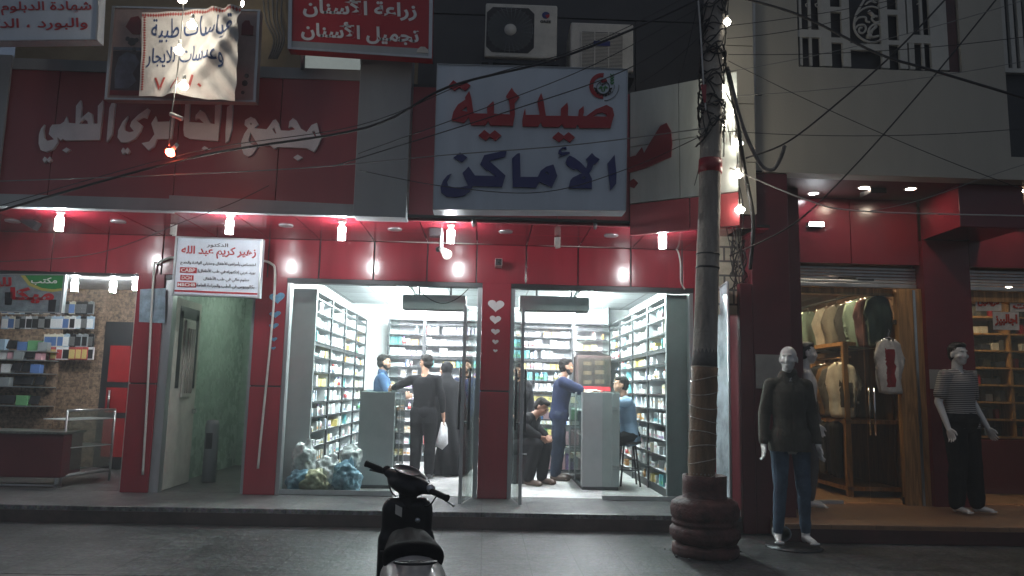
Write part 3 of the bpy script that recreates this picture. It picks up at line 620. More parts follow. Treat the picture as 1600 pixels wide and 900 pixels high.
# ------------------------------------------------------------------ lamps of the street front
emitter('cfl_glow', (.93, .98, 1.0), 225); emitter('bulb_glow', (1.0, .91, .76), 58); emitter('red_glow', (1.0, .12, .06), 60)
emitter('passage_glow', (.85, 1, .88), 36); emitter('tube_glow', (.90, .97, 1.0), 430); emitter('warm_glow', (1.0, .70, .42), 800); emitter('reflection_glow', (1, .72, .45), 60); emitter('downlight_glow', (1, .84, .66), 170); emitter('cold_glow', (.9, .96, 1), 90)
def cfl(p, label, group):
    r = thing('light_bulb', label, 'light bulb', p, 0, group)
    MB().lathe([(.012, 0), (.045, 0), (.045, -.02), (.03, -.03), (.03, -.07), (.0, -.07)], p, 16).build('socket', 'white_gloss', r)
    b = MB(); n = 4
    for k in range(n):
        a = math.pi*k/n; d = Vector((math.cos(a)*.027, math.sin(a)*.027, 0)); q = Vector(p)
        b.tube([q+d+Vector((0, 0, -.075)), q+d+Vector((0, 0, -.20)), q-d+Vector((0, 0, -.20)), q-d+Vector((0, 0, -.075))], .0125, 8)
    b.build('glowing_tubes', 'cfl_glow', r); return r
for i, (px, py) in enumerate(((95, 330), (360, 335), (535, 345), (705, 350), (1035, 358))):
    p = G(px, py, SZ)
    cfl(p, ('glaring bulb under the canopy over the phone shop', 'glaring bulb just above the doctor sign', 'glaring bulb under the canopy below the grey column', 'glaring bulb beside the loudspeaker under the pharmacy sign', 'glaring bulb under the canopy nearest the utility pole')[i], 'bulbs under the canopy')
def drop_bulb(p, label, group, glow='bulb_glow', r=.034, tilt=0.):
    t = thing('light_bulb', label, 'light bulb', p, 0, group); m = Matrix.Translation(p) @ Matrix.Rotation(tilt, 4, 'Y')
    MB().lathe([(0, .085), (.016, .085), (.018, .04), (.015, .02), (0, .02)], (0, 0, 0), 12, m).build('socket', 'pvc', t)
    MB().lathe([(0, .02), (.012, .018), (r, -.01), (r*1.02, -.022), (r*.7, -.045), (0, -.055)], (0, 0, 0), 14, m).build('glowing_glass', glow, t)
BS = 6.70
for i, (x, y, g) in enumerate(((285, -4, 'bulb_glow'), (300, 36, 'bulb_glow'), (280, 76, 'bulb_glow'), (287, 131, 'bulb_glow'), (268, 236, 'red_glow'))):
    drop_bulb(A(x, y, BS), ('topmost bulb hanging before the cloth banner', 'bulb glaring on the upper words of the cloth banner', 'bulb before the middle of the cloth banner', 'bulb near the lower edge of the cloth banner', 'red glowing bulb hanging below the cloth banner')[i], 'bulbs on the banner string', g, .042, 0 if g == 'bulb_glow' else .6)
b = MB().tube(smoothed([A(288, -40, BS), A(286, 20, BS), A(281, 75, BS), A(275, 130, BS), A(267, 185, BS), A(264, 228, BS)]), .006)
tag(b.build('string_light_cable', 'cable_grey'), 'thin vertical cable carrying the bulbs before the cloth banner', 'cable')
b = MB().tube([A(266, 178, BS), A(285, 186, BS)], .02).tube([A(283, 184, BS), A(272, 181, BS)], .011)
tag(b.build('empty_socket', 'pvc'), 'pale empty bulb socket on the cable just under the cloth banner', 'socket')
drop_bulb(A(379, 4, 8.6), 'small bulb on the wall above the picture board', 'bulb above the board', 'bulb_glow', .016)
for i, (x, y) in enumerate(((1136, 32), (1131, 84), (1131, 135), (1147, 172), (1131, 190), (1149, 220), (1157, 222), (1153, 270), (1156, 325))):
    drop_bulb(A(x, y, 7.06+.02*(i % 3)), ('topmost bulb on the utility pole', 'second bulb from the top on the utility pole', 'small bulb against the pole above the white pipe bend', 'bulb hanging beside the thick black cable', 'dim bulb against the edge of the utility pole', 'left one of the bulb pair on the pale end wall', 'right one of the bulb pair on the pale end wall', 'bright bulb at the middle of the pale end wall', 'lowest bulb on the pale end wall')[i], 'bulbs on the pole string', 'bulb_glow', .046 if i > 6 else .034 if i in (0, 2, 3) else .024)
tag(MB().tube(smoothed([A(1140, -30, 7.06), A(1136, 30, 7.06), A(1131, 90, 7.06), A(1133, 140, 7.06), A(1147, 170, 7.05), A(1150, 215, 7.07), A(1153, 265, 7.07), A(1156, 320, 7.07), A(1162, 345, 7.1)]), .006).build('string_light_cable', 'cable'), 'thin cable carrying bulbs down beside the utility pole', 'cable')

# ------------------------------------------------------------------ utility pole on its concrete foot
pb_ = G(1102, 866, 0)
pole = thing('utility_pole', 'tall weathered grey utility pole wrapped in cardboard near its foot', 'utility pole', pb_)
t0 = A(1095, 770, pb_.y); t1 = A(1109, 300, pb_.y); t2 = A(1118, -120, pb_.y)
MB().tube([t0-Vector((0, 0, .2)), t0, t1, t2], [.118, .118, .102, .098], 20).build('pole', 'concrete', pole)
def on_pole(y): return t0.lerp(t1, (770-y)/470) if y > 300 else t1.lerp(t2, (300-y)/420)
M('cardboard', (.20, .125, .07), .6, var=.4, scale=9, bump=.3, streak=True); M('plastic_film', (.5, .45, .38), .12, var=.3, scale=20)
b = MB(); n = 14; ys = [768-(768-580)*i/n for i in range(n+1)]
b.tube([on_pole(y) for y in ys], [.122+.005*math.sin(i*2.3) for i in range(n+1)], 22).build('cardboard_wrap', 'cardboard', pole)
b = MB()
for k in range(9): b.tube([on_pole(765-k*21)+Vector((math.cos(a)*.128, math.sin(a)*.128, .03*math.sin(a+k))) for a in [math.pi*2*i/18 for i in range(19)]], .004, 5)
b.build('film_band', 'plastic_film', pole)
b = MB(); b.tube([on_pole(578), on_pole(560), on_pole(540)], [.118, .113, .105], 18); b.build('tape_wrap', 'kerb', pole)
M('foot_red', (.085, .030, .026), .7, var=.6, scale=9, bump=.5, bscale=35)
FB = MB().lathe([(.0, .0), (.34, 0), (.36, .03), (.35, .10), (.28, .115), (.34, .14), (.375, .2), (.37, .26), (.33, .30), (.345, .31), (.35, .335), (.335, .35), (.36, .39), (.365, .46), (.345, .53), (.28, .57), (.235, .575), (.235, .80), (.20, .80), (.2, .77), (0, .77)], (0, 0, 0), 40, Matrix.Translation(pb_) @ Matrix.Diagonal((.84, .84, .87, 1)))
bmesh.ops.subdivide_edges(FB.bm, edges=[e for e in FB.bm.edges if e.calc_length() > .03], cuts=2, use_grid_fill=True)
for v in FB.bm.verts: d = Vector((v.co.x-pb_.x, v.co.y-pb_.y, 0)); v.co += d*(.03*noise.noise(v.co*4)+.012*noise.noise(v.co*15)); v.co.z += .006*noise.noise(v.co*7)*(1 if v.co.z > .02 else 0)
FB.build('foot', 'foot_red', pole, smooth=True)
rub = MB()
for k in range(12):
    a = random.uniform(0, 6.28); r = random.uniform(.31, .38); s = random.uniform(.008, .02); rub.ball((pb_.x+r*math.cos(a), pb_.y+r*math.sin(a), .006+s*.3), (s, s*.8, s*.6), 6)
tag(rub.build('rubble', 'kerb'), 'loose rubble around the foot of the utility pole', 'rubble', kind='stuff')
M('red_tape', (.30, .02, .03), .4, var=.2); M('white_tape', (.6, .6, .58), .4, var=.1)
b = MB()
for y0, y1 in ((252, 272),): b.tube([on_pole(y) for y in (y1, y0)], [.112, .111], 18)
b.build('red_band', 'red_tape', pole)
b = MB(); b.tube([on_pole(401), on_pole(403)], .112, 16).tube([on_pole(422), on_pole(425)], .112, 16).build('wire_ring', 'cable', pole)
b = MB(); rr = random.Random(3)
for k in range(64):
    y = rr.uniform(5, 235); a = rr.uniform(0, 6.28); c = on_pole(y); pts = []
    for j in range(6): aa = a+j*.55; pts.append(c+Vector((math.cos(aa)*(.11+.03*rr.random()), math.sin(aa)*(.11+.03*rr.random()), (j-3)*rr.uniform(-.06, .08))))
    b.tube(smoothed(pts, 3), rr.uniform(.004, .009), 5)
b.build('cable_tangle', 'cable', pole)
b = MB()
for x0, x1, y0, y1 in ((1093, 1103, 0, 165),): b.tube(smoothed([A(1091, 0, 6.85), A(1094, 40, 6.86), A(1097, 90, 6.86), A(1100, 140, 6.87), A(1103, 172, 6.87)]), .008, 6)
b.build('white_tag_strip', 'white_tape', pole)
MB().slab([A(1095, 132, 6.85), A(1104, 132, 6.85), A(1103, 160, 6.85), A(1100, 160, 6.85)], (0, .01, 0)).build('red_tag', 'red_tape', pole)

# ------------------------------------------------------------------ wires
def wire(pts, r, label, mat='cable', grp='overhead wires', sag=None):
    p = [A(*q) for q in pts]; p = catenary(p[0], p[1], sag) if sag is not None and len(p) == 2 else smoothed(p, 7)
    tag(MB().tube(p, r, 6).build('overhead_wire', mat), label, 'wire', grp)
wire([(-30, 338, 6.9), (300, 246, 6.75), (570, 200, 6.6), (700, 136, 6.5), (860, 95, 6.4), (990, 45, 6.5), (1110, -10, 6.8)], .011, 'thickest black wire sweeping up from the left edge over the pharmacy sign')
wire([(-30, 330, 6.95), (300, 238, 6.8), (560, 196, 6.65), (740, 125, 6.5), (920, 70, 6.5), (1110, -25, 6.85)], .004, 'thin wire running close above the thickest wire')
wire([(560, 240, 6.7), (760, 168, 6.6), (930, 100, 6.6), (1105, 5, 6.9)], .004, 'thin slanting wire over the red lettering')
wire([(520, 260, 6.7), (800, 172, 6.6), (980, 108, 6.7), (1105, 30, 6.9)], .005, 'dark slanting wire crossing the middle of the red lettering')
wire([(-30, 284, 6.9), (250, 274, 6.8), (480, 262, 6.7), (700, 242, 6.6), (900, 226, 6.6), (1105, 200, 6.9)], .005, 'pale wire crossing level between red and blue lettering', 'cable_grey')
wire([(560, 266, 6.7), (700, 292, 6.6), (850, 300, 6.6), (985, 262, 6.7), (1105, 208, 6.9)], .004, 'sagging thin wire across the blue lettering')
wire([(-30, 410, 7.6), (150, 396, 7.6), (290, 345, 7.6), (362, 318, 7.6), (420, 290, 7.6)], .004, 'thin wire dipping under the left canopy edge')
wire([(1130, -10, 6.95), (1245, 22, 6.6), (1370, 83, 6.3), (1450, 108, 6.2), (1640, 165, 6.0)], .012, 'thick black wire falling to the right across the window grille')
wire([(1165, 247, 7.0), (1230, 222, 6.9), (1310, 160, 6.8), (1400, 80, 6.6), (1490, -15, 6.5)], .009, 'black wire climbing from the pole over the window centre')
wire([(1140, 400, 7.2), (1240, 350, 7.1), (1330, 265, 7.0), (1450, 130, 6.8), (1580, -30, 6.6)], .008, 'long black wire climbing from low on the pale end wall to the upper right')
wire([(1140, 262, 7.0), (1260, 312, 6.9), (1350, 330, 6.8), (1640, 338, 6.5)], .006, 'yellowish cord hanging over the clothes shop front', 'banner_cloth')
wire([(1360, 330, 7.0), (1440, 312, 7.0), (1560, 270, 6.8), (1640, 245, 6.7)], .004, 'thin grey wire slanting up at the right edge below the cream wall', 'cable_grey')
for i, (a, c) in enumerate((((1138, 40), (1560, -40)), ((1138, 85), (1620, 55)), ((1138, 112), (1620, -6)), ((1136, 60), (1400, 5)), ((1138, 150), (1630, 90)), ((1138, 205), (1610, 200)), ((1138, 95), (1610, 300)))):
    wire([(a[0], a[1], 6.95), (c[0], c[1], 6.5)], .0035, ('uppermost thin wire fanning right from the pole', 'nearly level thin wire fanning right from the pole', 'thin pale wire rising from the pole across the grille', 'short thin wire at the upper right of the pole', 'thin wire from the pole passing just under the window', 'lowest level thin wire over the cream wall', 'thin wire falling from the pole across the cream wall')[i], 'cable_grey' if i in (2, 4) else 'cable', sag=.06)
for i, (a, c) in enumerate((((1085, 290), (1110, 180)), ((1000, 130), (1090, 60)), ((1060, 130), (1090, 8)))):
    wire([(a[0], a[1], 7.1), (c[0], c[1], 6.9)], .004, ('thin drop wire on the slanting panel beside the pole', 'thin wire from the slanting panel top to the pole', 'steep thin wire left of the pole top')[i], sag=.03)
wire([(1136, 105, 6.98), (1150, 180, 7.0), (1164, 270, 7.05), (1177, 345, 7.3), (1172, 420, 7.6)], .022, 'thick black trunk cable beside the utility pole', grp='thick cables by the pole')
wire([(1138, 110, 7.0), (1158, 190, 6.9), (1185, 252, 6.8), (1205, 266, 6.75), (1218, 250, 6.75), (1226, 228, 6.75)], .020, 'thick grey hooked cable ending in the air beside the pole', 'kerb', 'thick cables by the pole')
rr = random.Random(5)
for k in range(7):
    x = 1133+k*4; wire([(x, 190+rr.uniform(-40, 20), 7.1), (x+rr.uniform(-5, 8), 260, 7.3), (x+rr.uniform(-4, 12), 340, 7.6), (1140+rr.uniform(0, 25), 430, 8.0)], .0045, 'thin loose wire hanging down the pale end wall', 'cable' if k % 3 else 'cable_grey', 'loose wires on the end wall')
for k in range(9):
    x = rr.uniform(1140, 1168); wire([(x, 375, 8.1), (rr.uniform(1140, 1168), 405, 8.05), (rr.uniform(1140, 1168), 430, 8.08), (rr.uniform(1140, 1166), 452, 8.12)], .006, 'tangled black wire over the pale block wall', 'cable', 'tangled wires on the block wall')
# conduits along the red fascia
def conduit(pts, r, label, Y=F-.07, grp=None): tag(MB().tube(smoothed([A(x, y, Y) for x, y in pts], 5), r, 8).build('conduit', 'pvc'), label, 'conduit', grp)
conduit([(-30, 354), (90, 357), (200, 360), (262, 362), (380, 366), (500, 370), (600, 375), (700, 379), (800, 380), (900, 384), (1020, 386)], .016, 'long white conduit running along the top of the red fascia')
conduit([(420, 362), (600, 371), (760, 377), (960, 381), (1040, 378)], .008, 'thinner white conduit just above the long one', F-.2)
conduit([(1036, 384), (1056, 388), (1063, 410), (1064, 440), (1070, 452)], .010, 'short white cable bending down the fascia near the pole')
for i, (x, y) in enumerate(((272, 350), (871, 370))):
    p = G(x, y, SZ); b = MB(); b.tube([p+Vector((math.cos(t*.7)*.032, math.sin(t*.7)*.032, -.005-t*.0016)) for t in range(76)], .006, 6)
    tag(b.build('coiled_cable', 'pvc'), ('white coil hanging from the canopy left of the doctor sign', 'white coil hanging from the canopy over the right pharmacy entrance')[i], 'coil', 'white cable coils')
# security cameras, horn speaker
sp = thing('loudspeaker', 'grey horn loudspeaker hanging on an arm beneath the pharmacy sign', 'loudspeaker', A(692, 378, 8.2))
MB().tube(smoothed([A(684, 350, 8.2), A(690, 362, 8.2), A(690, 385, 8.2), A(697, 400, 8.25)]), [.02]*18+[.02], 8).build('arm', 'grey_panel', sp)
MB().tube([A(688, 388, 8.3), A(699, 398, 8.1)], [.02, .055], 16).build('horn', 'off_white', sp); MB().tube([A(683, 390, 8.33), A(690, 388, 8.3)], .03, 12).build('driver', 'black_plastic', sp); MB().box(*sum([[A(672, 347, 8.2).x, A(690, 347, 8.2).x], [8.15, 8.3], [SZ-.09, SZ-.004]], [])).build('mount', 'black_plastic', sp)
sc_ = thing('security_camera', 'small box camera on the red fascia above the hearts pillar', 'camera', A(780, 411, 9.0))
p = A(780, 411, 8.95); MB().box(p.x-.05, p.x+.035, 8.86, 9.06, p.z-.045, p.z+.04, .006).build('body', 'white_gloss', sc_)
MB().box(p.x-.045, p.x+.028, 8.85, 8.862, p.z-.04, p.z+.035).lathe([(0, 0), (.018, 0), (.018, .012), (0, .012)], (0, 0, 0), 12, Matrix.Translation((p.x-.01, 8.85, p.z)) @ Matrix.Rotation(R(90), 4, 'X')).build('front', 'black_plastic', sc_)
fl = thing('floodlight', 'small dark unlit floodlight under the left end of the canopy', 'floodlight', A(48, 350, 8.4))
p = A(48, 348, 8.4); MB().box(-.09, .09, -.05, .05, -.045, .045, .008, Matrix.Translation(p) @ Matrix.Rotation(.5, 4, 'Y')).build('body', 'black_plastic', fl); MB().tube([A(40, 332, 8.4), A(38, 344, 8.4)], .012).build('bracket', 'pvc', fl)

# ------------------------------------------------------------------ air conditioners
def ac(p0, p1, Y, dp, label, kind):
    x0, x1 = p0.x, p1.x; z1, z0 = p0.z, p1.z; t = thing('air_conditioner', label, 'air conditioner', ((x0+x1)/2, Y, z0))
    MB().box(x0, x1, Y, Y+dp, z0, z1, .02).build('casing', 'off_white', t); w = x1-x0; h = z1-z0
    if kind == 0:
        cx, cz = x0+w*.35, z0+h*.5; r = h*.42; mt = Matrix.Translation((cx, Y-.002, cz)) @ Matrix.Rotation(R(90), 4, 'X')
        b = MB(); b.slab([(cx+r*x, Y-.004, cz+r*z) for x, z in ((-.75, 1), (.75, 1), (1, .75), (1, -.75), (.75, -1), (-.75, -1), (-1, -.75), (-1, .75))], (0, .003, 0)); b.build('fan_opening', 'dark', t)
        b = MB()
        for k in range(1, 15): b.tube([(cx+r*k/15*math.cos(a), Y-.016, cz+r*k/15*math.sin(a)) for a in [2*math.pi*i/36 for i in range(37)]], .0022, 4)
        for k in range(30): a = 2*math.pi*k/30; b.tube([(cx+r*.2*math.cos(a), Y-.014, cz+r*.2*math.sin(a)), (cx+r*1.02*math.cos(a+.3), Y-.014, cz+r*1.02*math.sin(a+.3))], .002, 4)
        b.build('fan_grille', 'grey_panel', t)
        b = MB()
        for k in range(3): a = k*2.09; b.slab([(cx+r*.15*math.cos(a), Y-.006, cz+r*.15*math.sin(a)), (cx+r*.85*math.cos(a+.1), Y-.006, cz+r*.85*math.sin(a+.1)), (cx+r*.85*math.cos(a+.8), Y-.006, cz+r*.85*math.sin(a+.8))], (0, .002, 0))
        b.build('fan_blades', 'dark_metal', t)
        MB().lathe([(0, .02), (r*.25, .018), (r*.26, 0), (0, 0)], (0, 0, 0), 24, mt).build('hub', 'off_white', t)
        b = MB(); letters(b, 'GREE', (x0+w*.76, Y-.004, z1-h*.345), UX, UZ, w*.15, h*.05, .003, .02, False); b.build('lettering', 'letter_black', t)
        b = MB(); q = Vector((x0+w*.84, Y-.003, z1-h*.20))
        b.mat(0).slab([q+Vector((math.cos(a)*w*.055, 0, math.sin(a)*h*.065)) for a in [R(20)+R(270)*i/16 for i in range(17)]]+[q], (0, -.003, 0))
        b.mat(1).slab([q+Vector((math.cos(a)*w*.05, -.001, math.sin(a)*h*.06)) for a in [R(-70)+R(90)*i/8 for i in range(9)]]+[q+Vector((-.01, -.001, 0))], (0, -.004, 0)); b.build('logo', ['letter_blue', 'letter_red'], t)
    else:
        b = MB(); n = 26; b.mat(0).box(x0+w*.17, x1-w*.17, Y-.003, Y-.001, z0+h*.02, z1-h*.2)
        for k in range(n): z = z0+h*(.03+.76*k/n); b.mat(1).box(x0+w*.17, x1-w*.17, Y-.014, Y-.004, z, z+h*.014)
        for u in (.17, .38, .6, .83): b.box(x0+w*u-.006, x0+w*u+.006, Y-.018, Y-.005, z0+h*.02, z1-h*.2)
        b.build('louvre', ['dark', 'off_white'], t); MB().box(x0+w*.36, x0+w*.62, Y-.024, Y-.019, z0+h*.50, z0+h*.60).build('badge', 'letter_blue', t)
    b = MB(); b.box(x0-.03, x1+.03, Y+.05, F-.05, z0-.05, z0-.005); b.box(x0+.05, x0+.1, Y+.05, F-.05, z0-.12, z0-.05); b.build('bracket', 'dark_metal', t)
ac(A(759, 4, 8.3), A(870, 92, 8.3), 8.3, .34, 'off white outdoor air conditioner with a round fan behind the pharmacy sign', 0)
ac(A(892, 34, 8.3), A(990, 112, 8.3), 8.3, .5, 'beige louvred air cooler right of the round fan unit', 1)
ac(A(355, -60, 8.7), A(415, 18, 8.7), 8.7, .3, 'beige slatted wall unit above the cloth banner', 1) if 0 else None
b = MB(); q = A(428, 0, 8.9)
for k in range(5): b.tube(smoothed([A(410+k*8, -20, 8.95), A(415+k*6, 30, 8.9), A(428+k*4, 62, 8.92), A(420+k*3, 92, 8.95)]), .012, 6)
tag(b.build('pipe_bundle', 'kerb'), 'bundle of pipes and cables on the wall left of the red dental sign', 'pipes')

# ------------------------------------------------------------------ poster stand at the right end of the pharmacy
st = thing('poster_stand', 'pale banner stand squeezed between the utility pole and the maroon post', 'banner', A(1133, 850, 7.95))
M('banner_photo', (.42, .48, .52), .12, var=.5, scale=2.2)
c = [A(1117, 455, 8.35), A(1137, 440, 7.95), A(1143, 838, 7.95), A(1120, 815, 8.35)]
MB().slab(c, (.012, .012, 0)).build('panel', 'banner_photo', st)
MB().tube([c[1], c[2]], .014).tube([c[0], c[1]], .010).build('frame', 'alu', st)
# ------------------------------------------------------------------ the building on the right with the clothes shops
wood('pine', (.42, .23, .09)); wood('pine_dark', (.17, .08, .03)); wood('pine_floor', (.30, .15, .07), axis=1)
apt = thing('apartment_building', 'cream plastered building with a white window grille over the clothes shops', 'building', (4.5, 8, 0))
CW = 8.0; CZ = 3.86
def hole_wall(x0, x1, z0, z1, hx0, hx1, hz0, y0, y1, b):
    b.box(x0, hx0, y0, y1, z0, z1); b.box(hx1, x1, y0, y1, z0, z1); b.box(hx0, hx1, y0, y1, z0, hz0)
wl_ = A(1248, 104, CW); wr = A(1503, 106, CW); w2 = A(1580, 245, CW)
b = MB(); b.box(2.80, wl_.x, CW, CW+.2, CZ, 8); b.box(wl_.x, wr.x, CW, CW+.2, CZ, wl_.z); b.box(wr.x, w2.x, CW, CW+.2, CZ, 8); b.box(w2.x, 10, CW, CW+.2, CZ, w2.z)
b.build('wall', 'cream_wall', apt)
MB().box(2.80, 10, 7.985, 8.0, CZ-.002, CZ+.03).build('wall_lip', 'cream_wall', apt)
MB().tube([A(1178, 280, 7.9), A(1177, -40, 7.9)], .022).build('downpipe', 'pvc', apt)
for y in (30, 148, 268): MB().tube([A(1160, y, 7.9), A(1190, y, 7.92)], .012).build('pipe_clip', 'dark_metal', apt) if y > 40 else None
# window
win = MB().box(wl_.x, wr.x, CW+.12, CW+.13, wl_.z, 6.6).build('window', 'dark', apt)
W0, W1, Z0 = wl_.x, wr.x, wl_.z; wd = W1-W0
M('grille_white', (.50, .49, .44), .5, var=.08)
def gx(u): return W0+wd*u
def zpix(y): return A(1375, y, CW).z
b = MB()
def bar(u0, u1, ya, yb, y0=CW+.03, y1=CW+.07): b.box(gx(u0), gx(u1), y0, y1, zpix(yb), zpix(ya))
S = 1600/280.
def gu(v): return (v/S+1240-1248)/(1503-1248)
for v0, v1 in ((270, 355), (455, 525), (805, 870), (965, 1035), (1250, 1405)): bar(gu(v0), gu(v1), -120, 104)
for v0, v1, ya, yb in ((45, 355, 48, 60), (355, 455, 59, 67), (355, 455, 11, 19), (525, 805, 67, 77), (870, 965, 60, 67), (870, 965, 12, 20), (1035, 1250, 50, 63)): bar(gu(v0), gu(v1), ya, yb, CW+.032, CW+.068)
for v in (85, 170, 262, 1065, 1090, 1180, 1270): bar(gu(v)-.008, gu(v)+.008, -120, 104, CW+.036, CW+.060)
b.build('frame', 'grille_white', win)
MB().box(gx(gu(1405)), gx(gu(1490)), CW+.03, CW+.10, Z0, 6.6).build('shutter', 'riser_red', win)
b = MB()
def gp(v, w): return A(1240+v/S, w/S, CW+.045)
def sp_(pts, r=.012): b.tube(smoothed([gp(*p) for p in pts], 5), r, 6)
sp_([(630, 0), (590, 70), (555, 140), (540, 230), (560, 300), (620, 355), (700, 380), (770, 360), (805, 300), (800, 250), (760, 215), (715, 220), (680, 250), (670, 290), (700, 330), (760, 320)], .014)
sp_([(560, 130), (620, 80), (700, 60), (770, 85), (800, 130), (785, 180), (735, 200), (700, 175), (710, 140), (750, 150)]); sp_([(545, 200), (580, 160), (640, 155), (650, 190), (680, 200)]); sp_([(555, 250), (580, 225), (630, 225), (645, 260), (620, 295), (585, 285), (590, 250), (612, 250)])
sp_([(700, 0), (770, 5), (785, 40), (750, 55)]); sp_([(640, 40), (690, 10), (740, 30)]); sp_([(665, 100), (700, 130), (720, 160)], .02); sp_([(720, 230), (735, 240), (700, 270), (690, 300)], .018); sp_([(655, 325), (690, 325)], .03)
sp_([(105, 40), (130, 30), (140, 50), (120, 60), (108, 45)], .008); sp_([(190, 40), (215, 30), (225, 50), (205, 60), (193, 45)], .008); sp_([(1100, 40), (1125, 30), (1135, 50), (1115, 60)], .008); sp_([(1195, 40), (1220, 30), (1230, 50), (1210, 60)], .008)
b.build('scrollwork', 'grille_white', win)
w3 = MB().box(w2.x, 10, CW+.12, CW+.13, w2.z, 8).build('window', 'dark', apt)
b = MB()
for u in (.0, .28, .56, .84): b.box(w2.x+.02+u*.35, w2.x+.07+u*.35, CW+.04, CW+.08, A(1590, 105, CW).z, 8)
b.box(w2.x, 10, CW+.03, CW+.085, A(1590, 105, CW).z-.05, A(1590, 105, CW).z); b.build('frame', 'grille_white', w3)
# soffit, fascia, pillars
SF = 9.0; OT = 3.02
MB().box(2.80, 10, 8.2, SF+.3, CZ, CZ+.05).build('soffit', 'riser_red', apt)
M('red_dark', (.14, .012, .02), .22, var=.12, scale=2)
b = MB(); b.box(3.6, 4.42, SF, SF+.1, OT+.03, CZ-.004).box(4.43, 5.27, SF, SF+.1, OT+.03, CZ-.004).box(5.9, 10, SF, SF+.1, OT+.03, CZ-.004); b.build('red_fascia', 'red_dark', apt)
MB().box(2.84, 3.26, 8.02, SF+.2, .006, CZ-.004, .01).build('pillar', 'maroon', apt)
MB().box(2.70, 2.835, 8.00, 8.10, .006, 2.62, .01).build('post', 'maroon', apt)
MB().box(3.262, 3.62, 8.6, SF+.2, PZ+.012, CZ-.004).build('pillar', 'maroon', apt)
MB().box(5.285, 5.86, SF-.05, SF+.5, PZ+.012, 3.355).build('pillar', 'red_dark', apt)
MB().box(5.30, 6.05, 8.21, SF-.005, 3.36, CZ-.004, .008).build('red_beam', 'red_dark', apt); MB().box(2.9, 10, SF+.302, SF+.36, OT+.1, CZ+.3).build('back_wall', 'room_wall', apt); MB().box(2.8, 10, SF+.31, 13.2, CZ+.05, CZ+.12).build('roof_slab', 'room_wall', apt)
b = MB(); M('pillar_band', (.33, .32, .29), .5, var=.1); b.box(2.86, 3.255, 8.005, 8.018, 1.5, 1.86); b.build('pale_band', 'pillar_band', apt); MB().box(5.29, 5.87, SF-.062, SF-.052, 1.55, 1.78).build('pale_band', 'pillar_band', apt)
# shutters
def shutter(x0, x1, label_part):
    s = MB()
    for k in range(5): s.box(x0, x1, SF+.11, SF+.14, OT-.03-.0+k*.04-.16, OT-.03+k*.04-.125, .008)
    s.box(x0, x1, SF+.105, SF+.15, OT-.245, OT-.195, .006)
    o = s.build('roller_shutter', 'alu', apt); xm = (x0+x1)/2
    MB().tube([(xm-.15, SF+.10, OT-.14), (xm-.15, SF+.06, OT-.14), (xm+.05, SF+.06, OT-.14), (xm+.05, SF+.10, OT-.14)], .010).build('handle', 'dark_metal', o); return o
s1 = shutter(3.62, 5.28, 0); shutter(5.88, 9, 0)
b = MB(); letters(b, 'حياة بيتك', (4.52, SF+.106, OT-.165), UX, UZ, .30, .05, .003, .01) if 0 else b.box(4.55, 4.75, SF+.104, SF+.109, OT-.16, OT-.14); b.build('sticker', 'dark', s1)
# openings, wooden linings
b = MB(); b.box(3.62, 5.30, SF+.16, SF+.30, OT-.33, OT-.25).build('wooden_lintel', 'pine', apt)
MB().box(4.98, 5.285, SF+.02, SF+.10, PZ+.012, OT-.26).build('wooden_jamb', 'pine', apt); MB().box(5.17, 5.20, SF+.005, SF+.018, PZ+.012, OT-.28).build('steel_strip', 'steel', apt)
MB().box(5.88, 9, SF+.16, SF+.3, OT-.38, OT-.25).build('wooden_lintel', 'pine', apt)
# rooms
M('room_wall', (.22, .13, .08), .6, var=.2); M('room_orange', (.38, .12, .04), .5, var=.15)
b = MB(); b.box(3.3, 3.42, SF+.2, 13, PZ, 3.3).box(5.32, 5.42, SF+.5, 13, PZ, 3.3).box(3.3, 5.42, 12.9, 13, PZ, 3.3).box(5.42, 9.5, 11.3, 11.4, PZ, 3.3).box(9.4, 9.5, SF+.2, 11.4, PZ, 3.3); b.build('room_wall', 'room_wall', apt)
MB().box(3.3, 9.5, SF+.2, 13, 3.02, 3.1).build('ceiling', 'room_wall', apt)
MB().box(3.42, 4.5, 12.88, 12.899, 2.3, 3.0).build('orange_panel', 'room_orange', apt)
# downlights
def downlight(p, label, grp, r=.06, glow='downlight_glow'):
    t = thing('downlight', label, 'ceiling light', p, 0, grp)
    MB().lathe([(r, -.006), (r+.02, -.008), (r+.022, 0), (r, 0)], p, 20, cap=False).build('ring', 'white_gloss', t); MB().lathe([(0, -.003), (r-.002, -.003), (r-.002, -.001), (0, -.001)], p, 20).build('lens', glow, t)
for i, (x, y) in enumerate(((1271, 302), (1350, 293), (1423, 295), (1594, 298))):
    p = G(x, y, CZ-.001); downlight(p, ('long glowing downlight nearest the maroon pillar', 'round downlight beside the dark soffit box', 'round downlight over the right half of the clothes shop', 'downlight at the right edge of the photo')[i], 'downlights under the cream building', .055, 'downlight_glow' if i else 'cold_glow')
q = A(1367, 289, 8.55); tag(MB().box(q.x-.11, q.x+.09, 8.45, 8.7, CZ-.07, CZ-.002, .01).build('ceiling_box', 'black_plastic'), 'small black box on the soffit between two downlights', 'box')
for i, (x, y) in enumerate(((1272, 352), (1585, 353))):  # glowing boxes added in place of floodlight reflections in the red panels
    q = A(x, y, SF); t = thing('reflection_square', ('square glow added as a floodlight reflection on the red fascia above the clothes shop', 'small square glow added as a floodlight reflection at the right edge')[i], 'floodlight', q, 0, 'reflected floodlight squares')
    MB().box(q.x-.10, q.x+.10, SF-.07, SF-.002, q.z-.03, q.z+.03, .006).build('body', 'black_plastic', t); MB().box(q.x-.088, q.x+.088, SF-.075, SF-.0705, q.z-.024, q.z+.024).build('lens', 'cold_glow' if i == 0 else 'reflection_glow', t)
